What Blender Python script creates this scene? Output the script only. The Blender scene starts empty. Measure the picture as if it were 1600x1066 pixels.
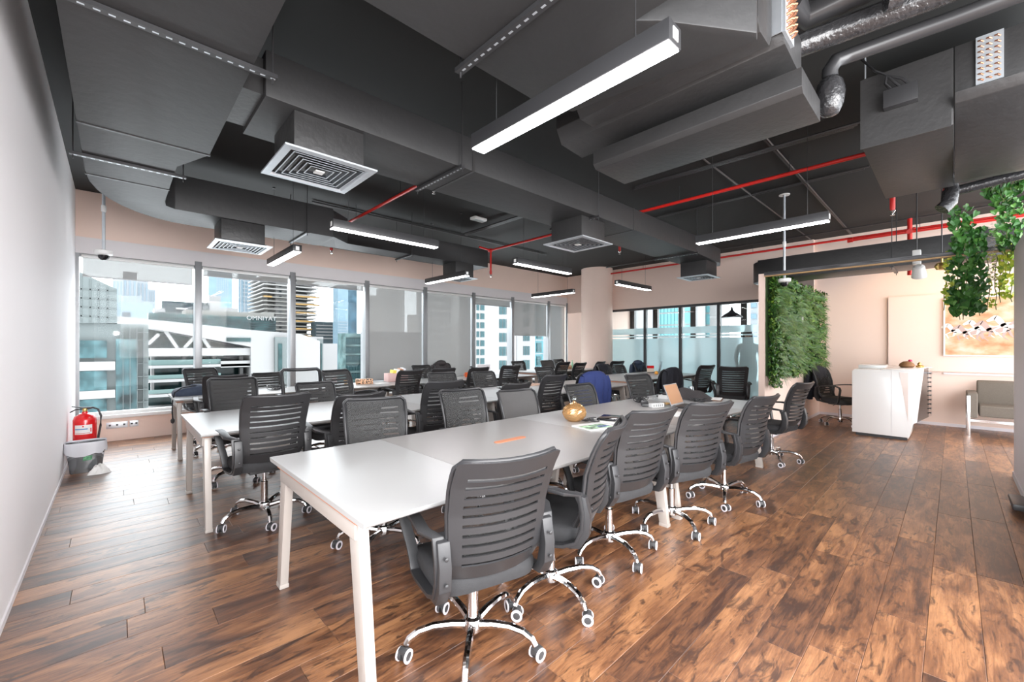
import bpy, bmesh, math, random
from mathutils import Vector, Matrix
random.seed(7)
PI = math.pi
R = math.radians
SC = bpy.context.scene
COL = SC.collection

# ------------------------------------------------------------ camera, light, exposure
CH = 1.38
AZ = R(46.53)
cam_d = bpy.data.cameras.new('camera')
cam_d.sensor_width = 36.0
cam_d.lens = 654.0 / 1600.0 * 36.0
cam_d.shift_y = 9.0 / 1600.0
cam_d.clip_start = 0.05
cam_d.clip_end = 1000
cam = bpy.data.objects.new('camera', cam_d)
COL.objects.link(cam)
cam.location = (0, 0, CH)
cam.rotation_euler = (PI / 2, 0, AZ - PI / 2)
SC.camera = cam
SC.view_settings.view_transform = 'Standard'
SC.view_settings.look = 'None'
SC.view_settings.exposure = 0.0
SC.view_settings.gamma = 1.0
SC.view_settings.use_curve_mapping = False

world = bpy.data.worlds.new('hazy_sky')
SC.world = world
world.use_nodes = True
bg = world.node_tree.nodes['Background']
bg.inputs['Color'].default_value = (0.93, 0.96, 1.0, 1)
bg.inputs['Strength'].default_value = 7.0


def lamp(name, kind, loc, target, energy, size=0.5, color=(1, 1, 1), size_y=None, spot=None):
    d = bpy.data.lights.new(name, kind)
    d.energy = energy
    d.color = color
    if kind == 'AREA':
        d.size = size
        if size_y:
            d.shape = 'RECTANGLE'
            d.size_y = size_y
    else:
        d.shadow_soft_size = size
    if kind == 'SPOT':
        d.spot_size = R(spot)
        d.spot_blend = 0.6
    o = bpy.data.objects.new(name, d)
    COL.objects.link(o)
    o.location = loc
    o.rotation_euler = (Vector(target) - Vector(loc)).to_track_quat('-Z', 'Y').to_euler()
    return o


lamp('bounce_fill', 'AREA', (1.6, -1.9, 2.1), (2.6, 5, 1.3), 270, 3.0, (1, 0.97, 0.95), 2.2)  # added soft fill behind the camera, standing in for bounced flash
lamp('camera_flash', 'SPOT', (0.02, -0.02, 1.78), (5, 5, 1.3), 100, 0.06, (1, 0.98, 0.97), spot=150)
lamp('reception_spot', 'SPOT', (9.3, 0.25, 3.0), (10.45, 0.5, 1.75), 34, 0.05, (1.0, 0.58, 0.22), spot=105)
lamp('lobby_light', 'AREA', (9.2, -1.6, 3.0), (9.2, -0.6, 0.5), 14, 1.2, (1.0, 0.85, 0.7))


# ------------------------------------------------------------ geometry from the camera's calibration
ca, sa = math.cos(AZ), math.sin(AZ)


def ray(px, py):
    r = (px - 800) / 654.0
    return ca + sa * r, sa - ca * r, (542 - py) / 654.0


def onY(px, py, y):
    d = ray(px, py)
    t = y / d[1]
    return d[0] * t, CH + d[2] * t


def onX(px, py, x):
    d = ray(px, py)
    t = x / d[0]
    return d[1] * t, CH + d[2] * t


# ------------------------------------------------------------ materials
MATS = {}


def mat(name, col, rough=0.5, metal=0.0, var=0.0, vscale=6.0, bump=0.0, bscale=60.0, spec=0.5, stretch=None,
        emit=None, coat=0.0):
    if name in MATS:
        return MATS[name]
    m = bpy.data.materials.new(name)
    m.use_nodes = True
    nt = m.node_tree
    b = nt.nodes['Principled BSDF']
    b.inputs['Base Color'].default_value = (*col, 1)
    b.inputs['Roughness'].default_value = rough
    b.inputs['Metallic'].default_value = metal
    b.inputs['Specular IOR Level'].default_value = spec
    b.inputs['Coat Weight'].default_value = coat
    if emit:
        b.inputs['Emission Color'].default_value = (*emit[:3], 1)
        b.inputs['Emission Strength'].default_value = emit[3]
    if var or bump:
        tc = nt.nodes.new('ShaderNodeTexCoord')
        mp = nt.nodes.new('ShaderNodeMapping')
        if stretch:
            mp.inputs['Scale'].default_value = stretch
        nt.links.new(tc.outputs['Object'], mp.inputs['Vector'])
    if var:
        n = nt.nodes.new('ShaderNodeTexNoise')
        n.inputs['Scale'].default_value = vscale
        n.inputs['Detail'].default_value = 4
        nt.links.new(mp.outputs[0], n.inputs['Vector'])
        mx = nt.nodes.new('ShaderNodeMix')
        mx.data_type = 'RGBA'
        mx.inputs['A'].default_value = (*[c * (1 - var) for c in col], 1)
        mx.inputs['B'].default_value = (*[min(1, c * (1 + var)) for c in col], 1)
        if var >= 0.4:
            mr = nt.nodes.new('ShaderNodeMapRange')
            mr.inputs['From Min'].default_value = 0.38; mr.inputs['From Max'].default_value = 0.62
            nt.links.new(n.outputs['Fac'], mr.inputs['Value']); nt.links.new(mr.outputs[0], mx.inputs['Factor'])
        else:
            nt.links.new(n.outputs['Fac'], mx.inputs['Factor'])
        nt.links.new(mx.outputs['Result'], b.inputs['Base Color'])
    if bump:
        n2 = nt.nodes.new('ShaderNodeTexNoise')
        n2.inputs['Scale'].default_value = bscale
        n2.inputs['Detail'].default_value = 3
        nt.links.new(mp.outputs[0], n2.inputs['Vector'])
        bp = nt.nodes.new('ShaderNodeBump')
        bp.inputs['Strength'].default_value = bump
        bp.inputs['Distance'].default_value = 0.01
        nt.links.new(n2.outputs['Fac'], bp.inputs['Height'])
        nt.links.new(bp.outputs[0], b.inputs['Normal'])
    MATS[name] = m
    return m


def shader_mix(name, parts):
    """parts: list of (type, weight, colour, rough)"""
    m = bpy.data.materials.new(name)
    m.use_nodes = True
    nt = m.node_tree
    nt.nodes.clear()
    out = nt.nodes.new('ShaderNodeOutputMaterial')
    cur = None
    tot = 0
    for ty, w, col, rough in parts:
        n = nt.nodes.new('ShaderNodeBsdf' + ty)
        n.inputs['Color'].default_value = (*col, 1)
        if 'Roughness' in n.inputs and ty != 'Diffuse':
            n.inputs['Roughness'].default_value = rough
        if ty == 'Refraction':
            n.inputs['IOR'].default_value = 1.08
        if cur is None:
            cur, tot = n, w
        else:
            mx = nt.nodes.new('ShaderNodeMixShader')
            mx.inputs[0].default_value = w / (tot + w)
            nt.links.new(cur.outputs[0], mx.inputs[1])
            nt.links.new(n.outputs[0], mx.inputs[2])
            cur = mx
            tot += w
    nt.links.new(cur.outputs[0], out.inputs[0])
    MATS[name] = m
    return m


M_pink = mat('wall_pink', (0.84, 0.655, 0.565), 0.75, var=0.03, vscale=2)
M_white = mat('wall_white', (0.84, 0.815, 0.825), 0.6, var=0.02, vscale=1.5)
M_lav = mat('wall_lavender', (0.76, 0.71, 0.74), 0.6, var=0.02, vscale=1.5)
M_plaster = mat('bulkhead_grey', (0.72, 0.69, 0.70), 0.7, var=0.03, vscale=3)
M_black = mat('ceiling_black', (0.013, 0.0145, 0.0145), 0.75, var=0.15, vscale=2.5)
M_duct = mat('duct_black', (0.026, 0.026, 0.027), 0.5, var=0.14, vscale=4, bump=0.25, bscale=14)
M_duct2 = mat('duct_black_worn', (0.030, 0.0295, 0.030), 0.42, var=0.2, vscale=9, bump=0.3, bscale=22)
M_blackmetal = mat('black_metal', (0.03, 0.03, 0.032), 0.35, var=0.1)
M_tape = mat('black_tape', (0.028, 0.028, 0.03), 0.22, bump=0.9, bscale=38, var=0.2, coat=0.3)
M_alu = mat('window_aluminium', (0.30, 0.31, 0.32), 0.35, 0.3, var=0.04)
M_galv = mat('galvanised', (0.62, 0.66, 0.70), 0.38, 0.7, var=0.15, vscale=14)
M_vane = mat('vane_dark', (0.035, 0.042, 0.05), 0.35, 0.5)
M_copper = mat('copper', (0.45, 0.22, 0.13), 0.4, 0.8, var=0.3, vscale=20)
M_chrome = mat('chrome', (0.78, 0.77, 0.77), 0.09, 1.0)
M_plastic = mat('chair_plastic', (0.028, 0.028, 0.030), 0.38, var=0.10, vscale=5, bump=0.05, bscale=300)
M_fabric = mat('chair_fabric', (0.028, 0.028, 0.030), 0.8, var=0.2, vscale=40, bump=0.3, bscale=500)
M_meshfab = mat('chair_mesh_grey', (0.085, 0.082, 0.082), 0.75, var=0.15, vscale=120, bump=0.3, bscale=600)
M_deskw = mat('desk_white', (0.43, 0.43, 0.425), 0.28, var=0.02)
M_deskg = mat('desk_greyish', (0.35, 0.335, 0.325), 0.30, var=0.02)
M_leg = mat('desk_leg_cream', (0.45, 0.405, 0.37), 0.32, var=0.02)
M_orange = mat('orange_trim', (0.62, 0.23, 0.11), 0.5, var=0.05)
M_red = mat('pipe_red', (0.62, 0.02, 0.015), 0.35, var=0.08)
M_redext = mat('extinguisher_red', (0.70, 0.012, 0.015), 0.25, coat=0.4)
M_whiteplast = mat('white_plastic', (0.75, 0.75, 0.74), 0.35)
M_wheel = mat('wheel_ring', (0.80, 0.76, 0.80), 0.35)
M_rubber = mat('caster_grey', (0.05, 0.05, 0.052), 0.4)
M_darkgap = mat('subfloor', (0.02, 0.012, 0.008), 0.8)
M_brass = mat('brass', (0.65, 0.45, 0.16), 0.3, 0.9)
M_wood_grey = mat('weathered_beam', (0.085, 0.085, 0.09), 0.6, var=0.6, vscale=3, stretch=(20, 1, 20))
M_timber = mat('timber', (0.45, 0.28, 0.13), 0.6, var=0.2, vscale=5)
M_sofa = mat('sofa_fabric', (0.16, 0.135, 0.11), 0.85, var=0.15, vscale=60, bump=0.4, bscale=250)
M_counter = mat('counter_white', (0.82, 0.80, 0.78), 0.2, coat=0.3)
M_counterp = mat('counter_blush', (0.74, 0.62, 0.56), 0.2, coat=0.3)
M_blackglass = mat('black_sparkle', (0.012, 0.012, 0.014), 0.12, var=0.9, vscale=250)
M_navy = mat('navy_cloth', (0.018, 0.032, 0.13), 0.85, var=0.15, vscale=12, bump=0.2, bscale=60)
M_darkcloth = mat('black_cloth', (0.014, 0.015, 0.022), 0.85, var=0.25, vscale=12, bump=0.25, bscale=60)
M_greycloth = mat('charcoal_cloth', (0.04, 0.035, 0.036), 0.85, var=0.25, vscale=14, bump=0.3, bscale=50)
M_bagcloth = mat('bag_navy', (0.035, 0.05, 0.085), 0.7, var=0.2, vscale=30, bump=0.3, bscale=80)
M_skin = mat('skin', (0.40, 0.24, 0.17), 0.6)
M_hair = mat('hair', (0.02, 0.014, 0.01), 0.6)
M_paper = mat('paper', (0.85, 0.84, 0.82), 0.6)
M_light = mat('lamp_diffuser', (0.9, 0.9, 0.9), 0.5, emit=(1.0, 0.97, 1.0, 44.0))
M_glow = mat('warm_glow', (1, 0.8, 0.5), 0.5, emit=(1.0, 0.72, 0.36, 12.0))
M_mesh = shader_mix('chair_mesh', [('Diffuse', 0.62, (0.072, 0.072, 0.072), 1), ('Transparent', 0.38, (1, 1, 1), 0)])
M_mesh2 = shader_mix('chair_mesh_open', [('Diffuse', 0.3, (0.12, 0.11, 0.10), 1), ('Transparent', 0.7, (1, 1, 1), 0)])
M_blind = shader_mix('blind_screen', [('Transparent', 0.13, (0.60, 0.62, 0.62), 0), ('Translucent', 0.05, (0.30, 0.30, 0.30), 1), ('Diffuse', 0.82, (0.33, 0.325, 0.315), 1)])
M_pane = shader_mix('window_glass', [('Transparent', 0.995, (0.97, 0.99, 0.99), 0), ('Glossy', 0.005, (1, 1, 1), 0.02)])
M_frost = shader_mix('frosted_film', [('Translucent', 0.42, (0.62, 0.80, 0.83), 1), ('Refraction', 0.35, (0.35, 0.45, 0.47), 0.35), ('Diffuse', 0.20, (0.55, 0.74, 0.77), 1), ('Glossy', 0.05, (1, 1, 1), 0.15)])
M_binplast = shader_mix('bin_plastic', [('Transparent', 0.35, (0.7, 0.72, 0.74), 0), ('Diffuse', 0.5, (0.16, 0.17, 0.18), 1), ('Glossy', 0.15, (1, 1, 1), 0.15)])
M_liner = shader_mix('bin_liner', [('Transparent', 0.25, (1, 1, 1), 0), ('Translucent', 0.25, (0.85, 0.85, 0.88), 1), ('Diffuse', 0.85, (0.82, 0.82, 0.86), 1), ('Glossy', 0.05, (1, 1, 1), 0.2)])
M_clear = shader_mix('clear_glass', [('Transparent', 0.8, (0.93, 0.97, 0.98), 0), ('Glossy', 0.2, (1, 1, 1), 0.03)])


def wood_material():
    m = bpy.data.materials.new('floor_wood')
    m.use_nodes = True
    nt = m.node_tree
    N, L = nt.nodes, nt.links
    b = N['Principled BSDF']
    tc = N.new('ShaderNodeTexCoord')
    oi = N.new('ShaderNodeObjectInfo')
    geo = N.new('ShaderNodeNewGeometry')
    add = N.new('ShaderNodeMath'); add.operation = 'ADD'
    L.new(oi.outputs['Random'], add.inputs[0]); L.new(geo.outputs['Random Per Island'], add.inputs[1])
    fr = N.new('ShaderNodeMath'); fr.operation = 'FRACT'; L.new(add.outputs[0], fr.inputs[0])
    mul = N.new('ShaderNodeMath'); mul.operation = 'MULTIPLY'; mul.inputs[1].default_value = 37.0
    L.new(fr.outputs[0], mul.inputs[0])
    va = N.new('ShaderNodeVectorMath'); va.operation = 'ADD'
    L.new(tc.outputs['Object'], va.inputs[0]); L.new(mul.outputs[0], va.inputs[1])

    def noise(scale, stretch, detail=5, dist=0.0, rough=0.55):
        mp = N.new('ShaderNodeMapping'); mp.inputs['Scale'].default_value = stretch
        L.new(va.outputs[0], mp.inputs['Vector'])
        n = N.new('ShaderNodeTexNoise'); n.inputs['Scale'].default_value = scale
        n.inputs['Detail'].default_value = detail; n.inputs['Distortion'].default_value = dist
        n.inputs['Roughness'].default_value = rough
        L.new(mp.outputs[0], n.inputs['Vector'])
        return n
    big = noise(1.9, (1, 4.2, 3), 4, 1.0)
    grain = noise(9, (0.7, 9, 9), 6, 0.8, 0.7)
    knots = noise(4.2, (1.0, 3.4, 3), 4, 1.6, 0.65)
    r1 = N.new('ShaderNodeValToRGB')
    e = r1.color_ramp.elements
    e[0].position = 0.36; e[0].color = (0.045, 0.016, 0.008, 1)
    e[1].position = 0.66; e[1].color = (0.42, 0.195, 0.082, 1)
    x = e.new(0.50); x.color = (0.185, 0.074, 0.030, 1)
    mixf = N.new('ShaderNodeMix'); mixf.data_type = 'FLOAT'; mixf.inputs[0].default_value = 0.42
    L.new(big.outputs['Fac'], mixf.inputs[2]); L.new(grain.outputs['Fac'], mixf.inputs[3])
    pl = N.new('ShaderNodeMath'); pl.operation = 'MULTIPLY_ADD'; pl.inputs[1].default_value = 0.16; pl.inputs[2].default_value = -0.08
    L.new(fr.outputs[0], pl.inputs[0])
    s = N.new('ShaderNodeMath'); s.operation = 'ADD'
    L.new(mixf.outputs[0], s.inputs[0]); L.new(pl.outputs[0], s.inputs[1])
    L.new(s.outputs[0], r1.inputs[0])
    r2 = N.new('ShaderNodeValToRGB')
    r2.color_ramp.elements[0].position = 0.53; r2.color_ramp.elements[0].color = (0, 0, 0, 1)
    r2.color_ramp.elements[1].position = 0.63; r2.color_ramp.elements[1].color = (1, 1, 1, 1)
    L.new(knots.outputs['Fac'], r2.inputs[0])
    mk = N.new('ShaderNodeMath'); mk.operation = 'MULTIPLY'; mk.inputs[1].default_value = 0.8
    L.new(r2.outputs[0], mk.inputs[0])
    mx = N.new('ShaderNodeMix'); mx.data_type = 'RGBA'
    L.new(mk.outputs[0], mx.inputs['Factor'])
    L.new(r1.outputs[0], mx.inputs['A'])
    mx.inputs['B'].default_value = (0.035, 0.013, 0.007, 1)
    L.new(mx.outputs['Result'], b.inputs['Base Color'])
    rr = N.new('ShaderNodeMapRange'); rr.inputs['To Min'].default_value = 0.36; rr.inputs['To Max'].default_value = 0.50
    L.new(grain.outputs['Fac'], rr.inputs['Value'])
    L.new(rr.outputs[0], b.inputs['Roughness'])
    bp = N.new('ShaderNodeBump'); bp.inputs['Strength'].default_value = 0.14; bp.inputs['Distance'].default_value = 0.004
    L.new(grain.outputs['Fac'], bp.inputs['Height'])
    L.new(bp.outputs[0], b.inputs['Normal'])
    b.inputs['Specular IOR Level'].default_value = 0.9
    b.inputs['Coat Weight'].default_value = 0.40
    b.inputs['Coat Roughness'].default_value = 0.34
    return m


M_wood = wood_material()


def leaf_material(name, cols):
    m = bpy.data.materials.new(name)
    m.use_nodes = True
    nt = m.node_tree
    b = nt.nodes['Principled BSDF']
    geo = nt.nodes.new('ShaderNodeNewGeometry')
    oi = nt.nodes.new('ShaderNodeObjectInfo')
    add = nt.nodes.new('ShaderNodeMath'); add.operation = 'ADD'
    fr = nt.nodes.new('ShaderNodeMath'); fr.operation = 'FRACT'
    nt.links.new(geo.outputs['Random Per Island'], add.inputs[0]); nt.links.new(oi.outputs['Random'], add.inputs[1])
    nt.links.new(add.outputs[0], fr.inputs[0])
    r = nt.nodes.new('ShaderNodeValToRGB')
    e = r.color_ramp.elements
    e[0].color = (*cols[0], 1); e[1].color = (*cols[-1], 1)
    for i, c in enumerate(cols[1:-1]):
        x = e.new((i + 1) / (len(cols) - 1)); x.color = (*c, 1)
    nt.links.new(fr.outputs[0], r.inputs[0])
    nt.links.new(r.outputs[0], b.inputs['Base Color'])
    b.inputs['Roughness'].default_value = 0.45
    b.inputs['Subsurface Weight'].default_value = 0.0
    return m


M_leaf = leaf_material('hedge_leaf', [(0.006, 0.032, 0.004), (0.026, 0.095, 0.009), (0.055, 0.165, 0.018), (0.012, 0.055, 0.006), (0.14, 0.24, 0.025), (0.03, 0.11, 0.022)])
M_leafd = leaf_material('hedge_leaf_dark', [(0.008, 0.035, 0.006), (0.025, 0.10, 0.012), (0.06, 0.19, 0.02), (0.012, 0.05, 0.008), (0.18, 0.30, 0.03), (0.03, 0.12, 0.02)])
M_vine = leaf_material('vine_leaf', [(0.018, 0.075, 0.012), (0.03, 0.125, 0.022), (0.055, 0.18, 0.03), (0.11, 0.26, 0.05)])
M_vine2 = leaf_material('vine_leaf_spotlit', [(0.32, 0.46, 0.04), (0.55, 0.58, 0.06), (0.20, 0.38, 0.04)])  # yellow light of the spotlight painted into the leaf colour
M_flower = leaf_material('white_flower', [(0.75, 0.70, 0.62), (0.85, 0.82, 0.75)])


# ------------------------------------------------------------ mesh building
class MB:
    def __init__(s):
        s.v = []; s.f = []; s.M = None

    def add(s, vs, fs):
        n = len(s.v)
        for p in vs:
            p = Vector(p)
            s.v.append(s.M @ p if s.M else p)
        s.f += [tuple(n + i for i in f) for f in fs]
        return s

    def box(s, x0, x1, y0, y1, z0, z1):
        return s.add([(x, y, z) for z in (z0, z1) for y in (y0, y1) for x in (x0, x1)],
                     [(0, 2, 3, 1), (4, 5, 7, 6), (0, 1, 5, 4), (2, 6, 7, 3), (0, 4, 6, 2), (1, 3, 7, 5)])

    def cbox(s, c, d):
        return s.box(c[0] - d[0] / 2, c[0] + d[0] / 2, c[1] - d[1] / 2, c[1] + d[1] / 2, c[2] - d[2] / 2, c[2] + d[2] / 2)

    def prism(s, poly, axis, a, b):
        """extrude a 2-D polygon along axis from a to b"""
        def P(u, v, w):
            return {'x': (w, u, v), 'y': (u, w, v), 'z': (u, v, w)}[axis]
        n = len(poly)
        vs = [P(u, v, a) for u, v in poly] + [P(u, v, b) for u, v in poly]
        fs = [tuple(range(n))[::-1], tuple(range(n, 2 * n))] + [(i, (i + 1) % n, n + (i + 1) % n, n + i) for i in range(n)]
        return s.add(vs, fs)

    def sweep(s, pts, section, closed=False, up=(0, 0, 1), cap=True, scale=None):
        """sweep a 2-D section (side, up) along pts"""
        pts = [Vector(p) for p in pts]
        n = len(pts); k = len(section)
        vs = []
        upv = Vector(up)
        for i, p in enumerate(pts):
            if closed:
                t = pts[(i + 1) % n] - pts[i - 1]
            else:
                t = pts[min(i + 1, n - 1)] - pts[max(i - 1, 0)]
            t.normalize()
            side = t.cross(upv)
            if side.length < 1e-4:
                side = t.cross(Vector((0.3, 1, 0.2)))
            side.normalize()
            u = side.cross(t)
            q = scale[i] if scale else 1
            vs += [p + side * a * q + u * b * q for a, b in section]
        fs = []
        for i in range(n if closed else n - 1):
            j = (i + 1) % n
            for q in range(k):
                r = (q + 1) % k
                fs.append((i * k + q, i * k + r, j * k + r, j * k + q))
        if cap and not closed:
            fs.append(tuple(range(k))[::-1]); fs.append(tuple((n - 1) * k + q for q in range(k)))
        return s.add(vs, fs)

    def tube(s, pts, r, n=8, closed=False, up=(0, 0, 1), scale=None):
        return s.sweep(pts, [(r * math.cos(2 * PI * i / n), r * math.sin(2 * PI * i / n)) for i in range(n)], closed, up, scale=scale)

    def lathe(s, prof, c=(0, 0, 0), n=20, M=None):
        vs = []; fs = []
        c = Vector(c)
        for r, z in prof:
            for i in range(n):
                a = 2 * PI * i / n
                p = Vector((r * math.cos(a), r * math.sin(a), z))
                if M: p = M @ p
                vs.append(c + p)
        for j in range(len(prof) - 1):
            for i in range(n):
                k = (i + 1) % n
                fs.append((j * n + i, j * n + k, (j + 1) * n + k, (j + 1) * n + i))
        if prof[0][0] > 1e-6: fs.append(tuple(range(n))[::-1])
        if prof[-1][0] > 1e-6: fs.append(tuple((len(prof) - 1) * n + i for i in range(n)))
        return s.add(vs, fs)

    def grid(s, fn, nu, nv, skip=None):
        vs = [fn(i / nu, j / nv) for j in range(nv + 1) for i in range(nu + 1)]
        fs = [(j * (nu + 1) + i, j * (nu + 1) + i + 1, (j + 1) * (nu + 1) + i + 1, (j + 1) * (nu + 1) + i)
              for j in range(nv) for i in range(nu) if not (skip and skip(i, j))]
        return s.add(vs, fs)

    def build(s, name, material, parent=None, bevel=0, seg=2, solid=0, smooth=35, label=None, cat=None, group=None,
              kind=None, keep=False, sub=0, merge=0):
        bm = bmesh.new()
        bv = [bm.verts.new(p) for p in s.v]
        for f in s.f:
            try:
                bm.faces.new([bv[i] for i in f])
            except ValueError:
                pass
        bmesh.ops.remove_doubles(bm, verts=bm.verts, dist=1e-6 if not merge else merge)
        if solid:
            bmesh.ops.recalc_face_normals(bm, faces=bm.faces)
            bmesh.ops.solidify(bm, geom=bm.faces[:], thickness=solid)
        if not keep:
            bmesh.ops.recalc_face_normals(bm, faces=bm.faces)
        if bevel:
            ed = [e for e in bm.edges if len(e.link_faces) == 2 and e.calc_face_angle(0) > R(28)]
            bmesh.ops.bevel(bm, geom=ed, offset=bevel, segments=seg, affect='EDGES', profile=0.6, clamp_overlap=True)
        if sub:
            bmesh.ops.subdivide_edges(bm, edges=bm.edges[:], cuts=sub, use_grid_fill=True)
        me = bpy.data.meshes.new(name)
        # origin at the base centre
        xs = [v.co for v in bm.verts]
        if xs:
            lo = Vector([min(p[i] for p in xs) for i in range(3)]); hi = Vector([max(p[i] for p in xs) for i in range(3)])
        else:
            lo = hi = Vector((0, 0, 0))
        o0 = Vector(((lo.x + hi.x) / 2, (lo.y + hi.y) / 2, lo.z))
        bmesh.ops.translate(bm, verts=bm.verts, vec=-o0)
        bm.to_mesh(me); bm.free()
        me.materials.append(material)
        if smooth:
            me.polygons.foreach_set('use_smooth', [True] * len(me.polygons))
            me.set_sharp_from_angle(angle=R(smooth))
        o = bpy.data.objects.new(name, me)
        COL.objects.link(o)
        o.location = o0
        if parent: o.parent = parent
        if label: o['label'] = label
        if cat: o['category'] = cat
        if group: o['group'] = group
        if kind: o['kind'] = kind
        return o


def thing(name, label=None, cat=None, loc=(0, 0, 0), rz=0, group=None, kind=None):
    o = bpy.data.objects.new(name, None)
    COL.objects.link(o)
    o.location = loc; o.rotation_euler = (0, 0, rz)
    o.empty_display_size = 0.1
    if label: o['label'] = label
    if cat: o['category'] = cat
    if group: o['group'] = group
    if kind: o['kind'] = kind
    return o


def local(root):
    """matrix to write world coordinates for a child of root"""
    return Matrix.Rotation(-root.rotation_euler.z, 4, 'Z') @ Matrix.Translation(-Vector(root.location))


KIDS = {}


def kids_index():
    KIDS.clear()
    for o in bpy.data.objects:
        if o.parent: KIDS.setdefault(o.parent.name, []).append(o)


def copy_tree(o, parent=None, index=None):
    c = o.copy(); COL.objects.link(c)
    if parent: c.parent = parent
    for ch in index.get(o.name, []): copy_tree(ch, c, index)
    return c


def place_child(src, parent, loc, rot=None, label=None):
    c = src.copy(); COL.objects.link(c)
    c.parent = parent; c.location = loc
    if rot: c.rotation_euler = rot
    return c


def text_mesh(name, body, size, material, M, parent=None, extrude=0.004):
    cu = bpy.data.curves.new(name, 'FONT')
    cu.body = body; cu.size = size; cu.extrude = extrude
    cu.align_x = 'CENTER'; cu.align_y = 'CENTER'
    tmp = bpy.data.objects.new(name + '_tmp', cu)
    COL.objects.link(tmp)
    dg = bpy.context.evaluated_depsgraph_get()
    me = bpy.data.meshes.new_from_object(tmp.evaluated_get(dg))
    bpy.data.objects.remove(tmp)
    me.materials.clear(); me.materials.append(material)
    me.name = name
    o = bpy.data.objects.new(name, me)
    COL.objects.link(o)
    if parent: o.parent = parent
    o.matrix_local = M
    return o


# ============================================================ SETTING
XL, YW, XR, ZC = -0.405, 8.46, 10.42, 3.59
XF = 10.5
# floor slab and planks
floor = MB().box(-3, 15, -3, 8.6, -0.12, -0.012).build('floor', M_darkgap, kind='structure', smooth=0)
PLW, PLL, PG = 0.186, 1.24, 0.0012


def plank_bm(m, x0, x1, y0, y1):
    b = 0.0015
    x0 += PG / 2; x1 -= PG / 2; y0 += PG / 2; y1 -= PG / 2
    m.add([(x0, y0, -.012), (x1, y0, -.012), (x1, y1, -.012), (x0, y1, -.012),
           (x0, y0, -b), (x1, y0, -b), (x1, y1, -b), (x0, y1, -b),
           (x0 + b, y0 + b, 0), (x1 - b, y0 + b, 0), (x1 - b, y1 - b, 0), (x0 + b, y1 - b, 0)],
          [(0, 1, 5, 4), (1, 2, 6, 5), (2, 3, 7, 6), (3, 0, 4, 7), (4, 5, 9, 8), (5, 6, 10, 9), (6, 7, 11, 10), (7, 4, 8, 11), (8, 9, 10, 11)])


cands = []
rest = MB()
ny = int((YW + 3.0) / PLW) + 1
for j in range(ny):
    y0 = YW - (j + 1) * PLW
    y1 = y0 + PLW
    xlim0 = XL if y0 > 0.6 else -3.0
    xlim1 = XF
    off = random.uniform(0, PLL)
    x = xlim0 - off
    while x < xlim1:
        a, b = max(x, xlim0), min(x + PLL, xlim1)
        if b - a > 0.02:
            cx, cy = (a + b) / 2, (y0 + y1) / 2
            dep = ca * cx + sa * cy
            lat = sa * cx - ca * cy
            vis = dep > 1.0 and abs(lat) < dep * 1.24 + 0.8
            cands.append((dep if vis else 99, a, b, y0, y1, b - a > PLL - 0.001))
        x += PLL
cands.sort(key=lambda c: c[0])
pm = MB(); plank_bm(pm, 0, PLL, 0, PLW)
proto_plank = None
np_ = 0
for dep, a, b, y0, y1, full in cands:
    if full and dep < 99 and np_ < 290:
        if proto_plank is None:
            proto_plank = pm.build('plank', M_wood, floor, smooth=0)
            o = proto_plank
        else:
            o = proto_plank.copy(); COL.objects.link(o)
        o.parent = floor
        o.location = Vector(((a + b) / 2, (y0 + y1) / 2, -0.012)) - Vector(floor.location)
        np_ += 1
    else:
        plank_bm(rest, a, b, y0, y1)
rest.M = local(floor)
rest.v = [rest.M @ p for p in rest.v]; rest.M = None
rest.build('planking', M_wood, floor, smooth=0, kind='stuff')
# meeting room floor tiles sit beyond the glass
MB().box(XF + 0.0, 14.4, -3, 8.46, -0.012, 0.0).build('floor_meeting_room', mat('carpet_grey', (0.20, 0.22, 0.23), 0.9), kind='structure', smooth=0)

MB().box(-0.8, 15, -3, 8.6, ZC, ZC + 0.15).build('ceiling', M_black, kind='structure', smooth=0)
# left wall
MB().box(XL - 0.15, XL, 1.3, 8.46, 0, ZC).build('wall_left', M_white, kind='structure', smooth=0)
MB().box(XL, XL + 0.008, 1.3, 8.44, 0, 0.035).build('baseboard_left', M_plaster, kind='structure', smooth=0)
# window wall: knee wall, head, right return
MB().box(XL, 10.42, YW, YW + 0.16, 0, 0.335).build('wall_back', M_pink, kind='structure', smooth=0)
MB().box(XL, 15, YW, YW + 0.16, 2.93, ZC).build('wall_back_upper', M_pink, kind='structure', smooth=0)
MB().box(XL, 10.42, YW - 0.02, YW + 0.16, 2.70, 2.93).build('trim_1', M_plaster, kind='structure', smooth=0)
MB().box(XL, 10.42, YW - 0.05, YW + 0.20, 0.335, 0.385).build('trim_2', M_whiteplast, kind='structure', bevel=0.004)
MB().box(10.36, 14.4, YW, YW + 0.16, 0, 2.93).build('wall_back_right', M_pink, kind='structure', smooth=0)
# wall above the glass partition and the far wall
MB().box(XR, XR + 0.12, 1.98, YW, 2.44, ZC).build('wall_far_upper', M_pink, kind='structure', smooth=0)
MB().box(XF, XF + 0.12, -3, 1.98, 0, ZC).build('wall_far', M_pink, kind='structure', smooth=0)
MB().box(XF - 0.05, XF, -2.9, onX(1388, 500, 10.45)[0], 0.95, 2.30).build('trim_3', M_pink, kind='structure', smooth=0)
MB().box(XF - 0.03, XF, -2.9, 0.12, 0.90, 0.93).build('trim_4', M_plaster, kind='structure', smooth=0)
MB().box(XF - 0.012, XF, -3, 1.88, 0, 0.05).build('baseboard_far', M_lav, kind='structure', smooth=0)
# round column by the window corner
MB().lathe([(0.44, 0), (0.44, ZC)], (10.0, 7.02, 0), 48).build('trim_5', M_pink, kind='structure')
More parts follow.
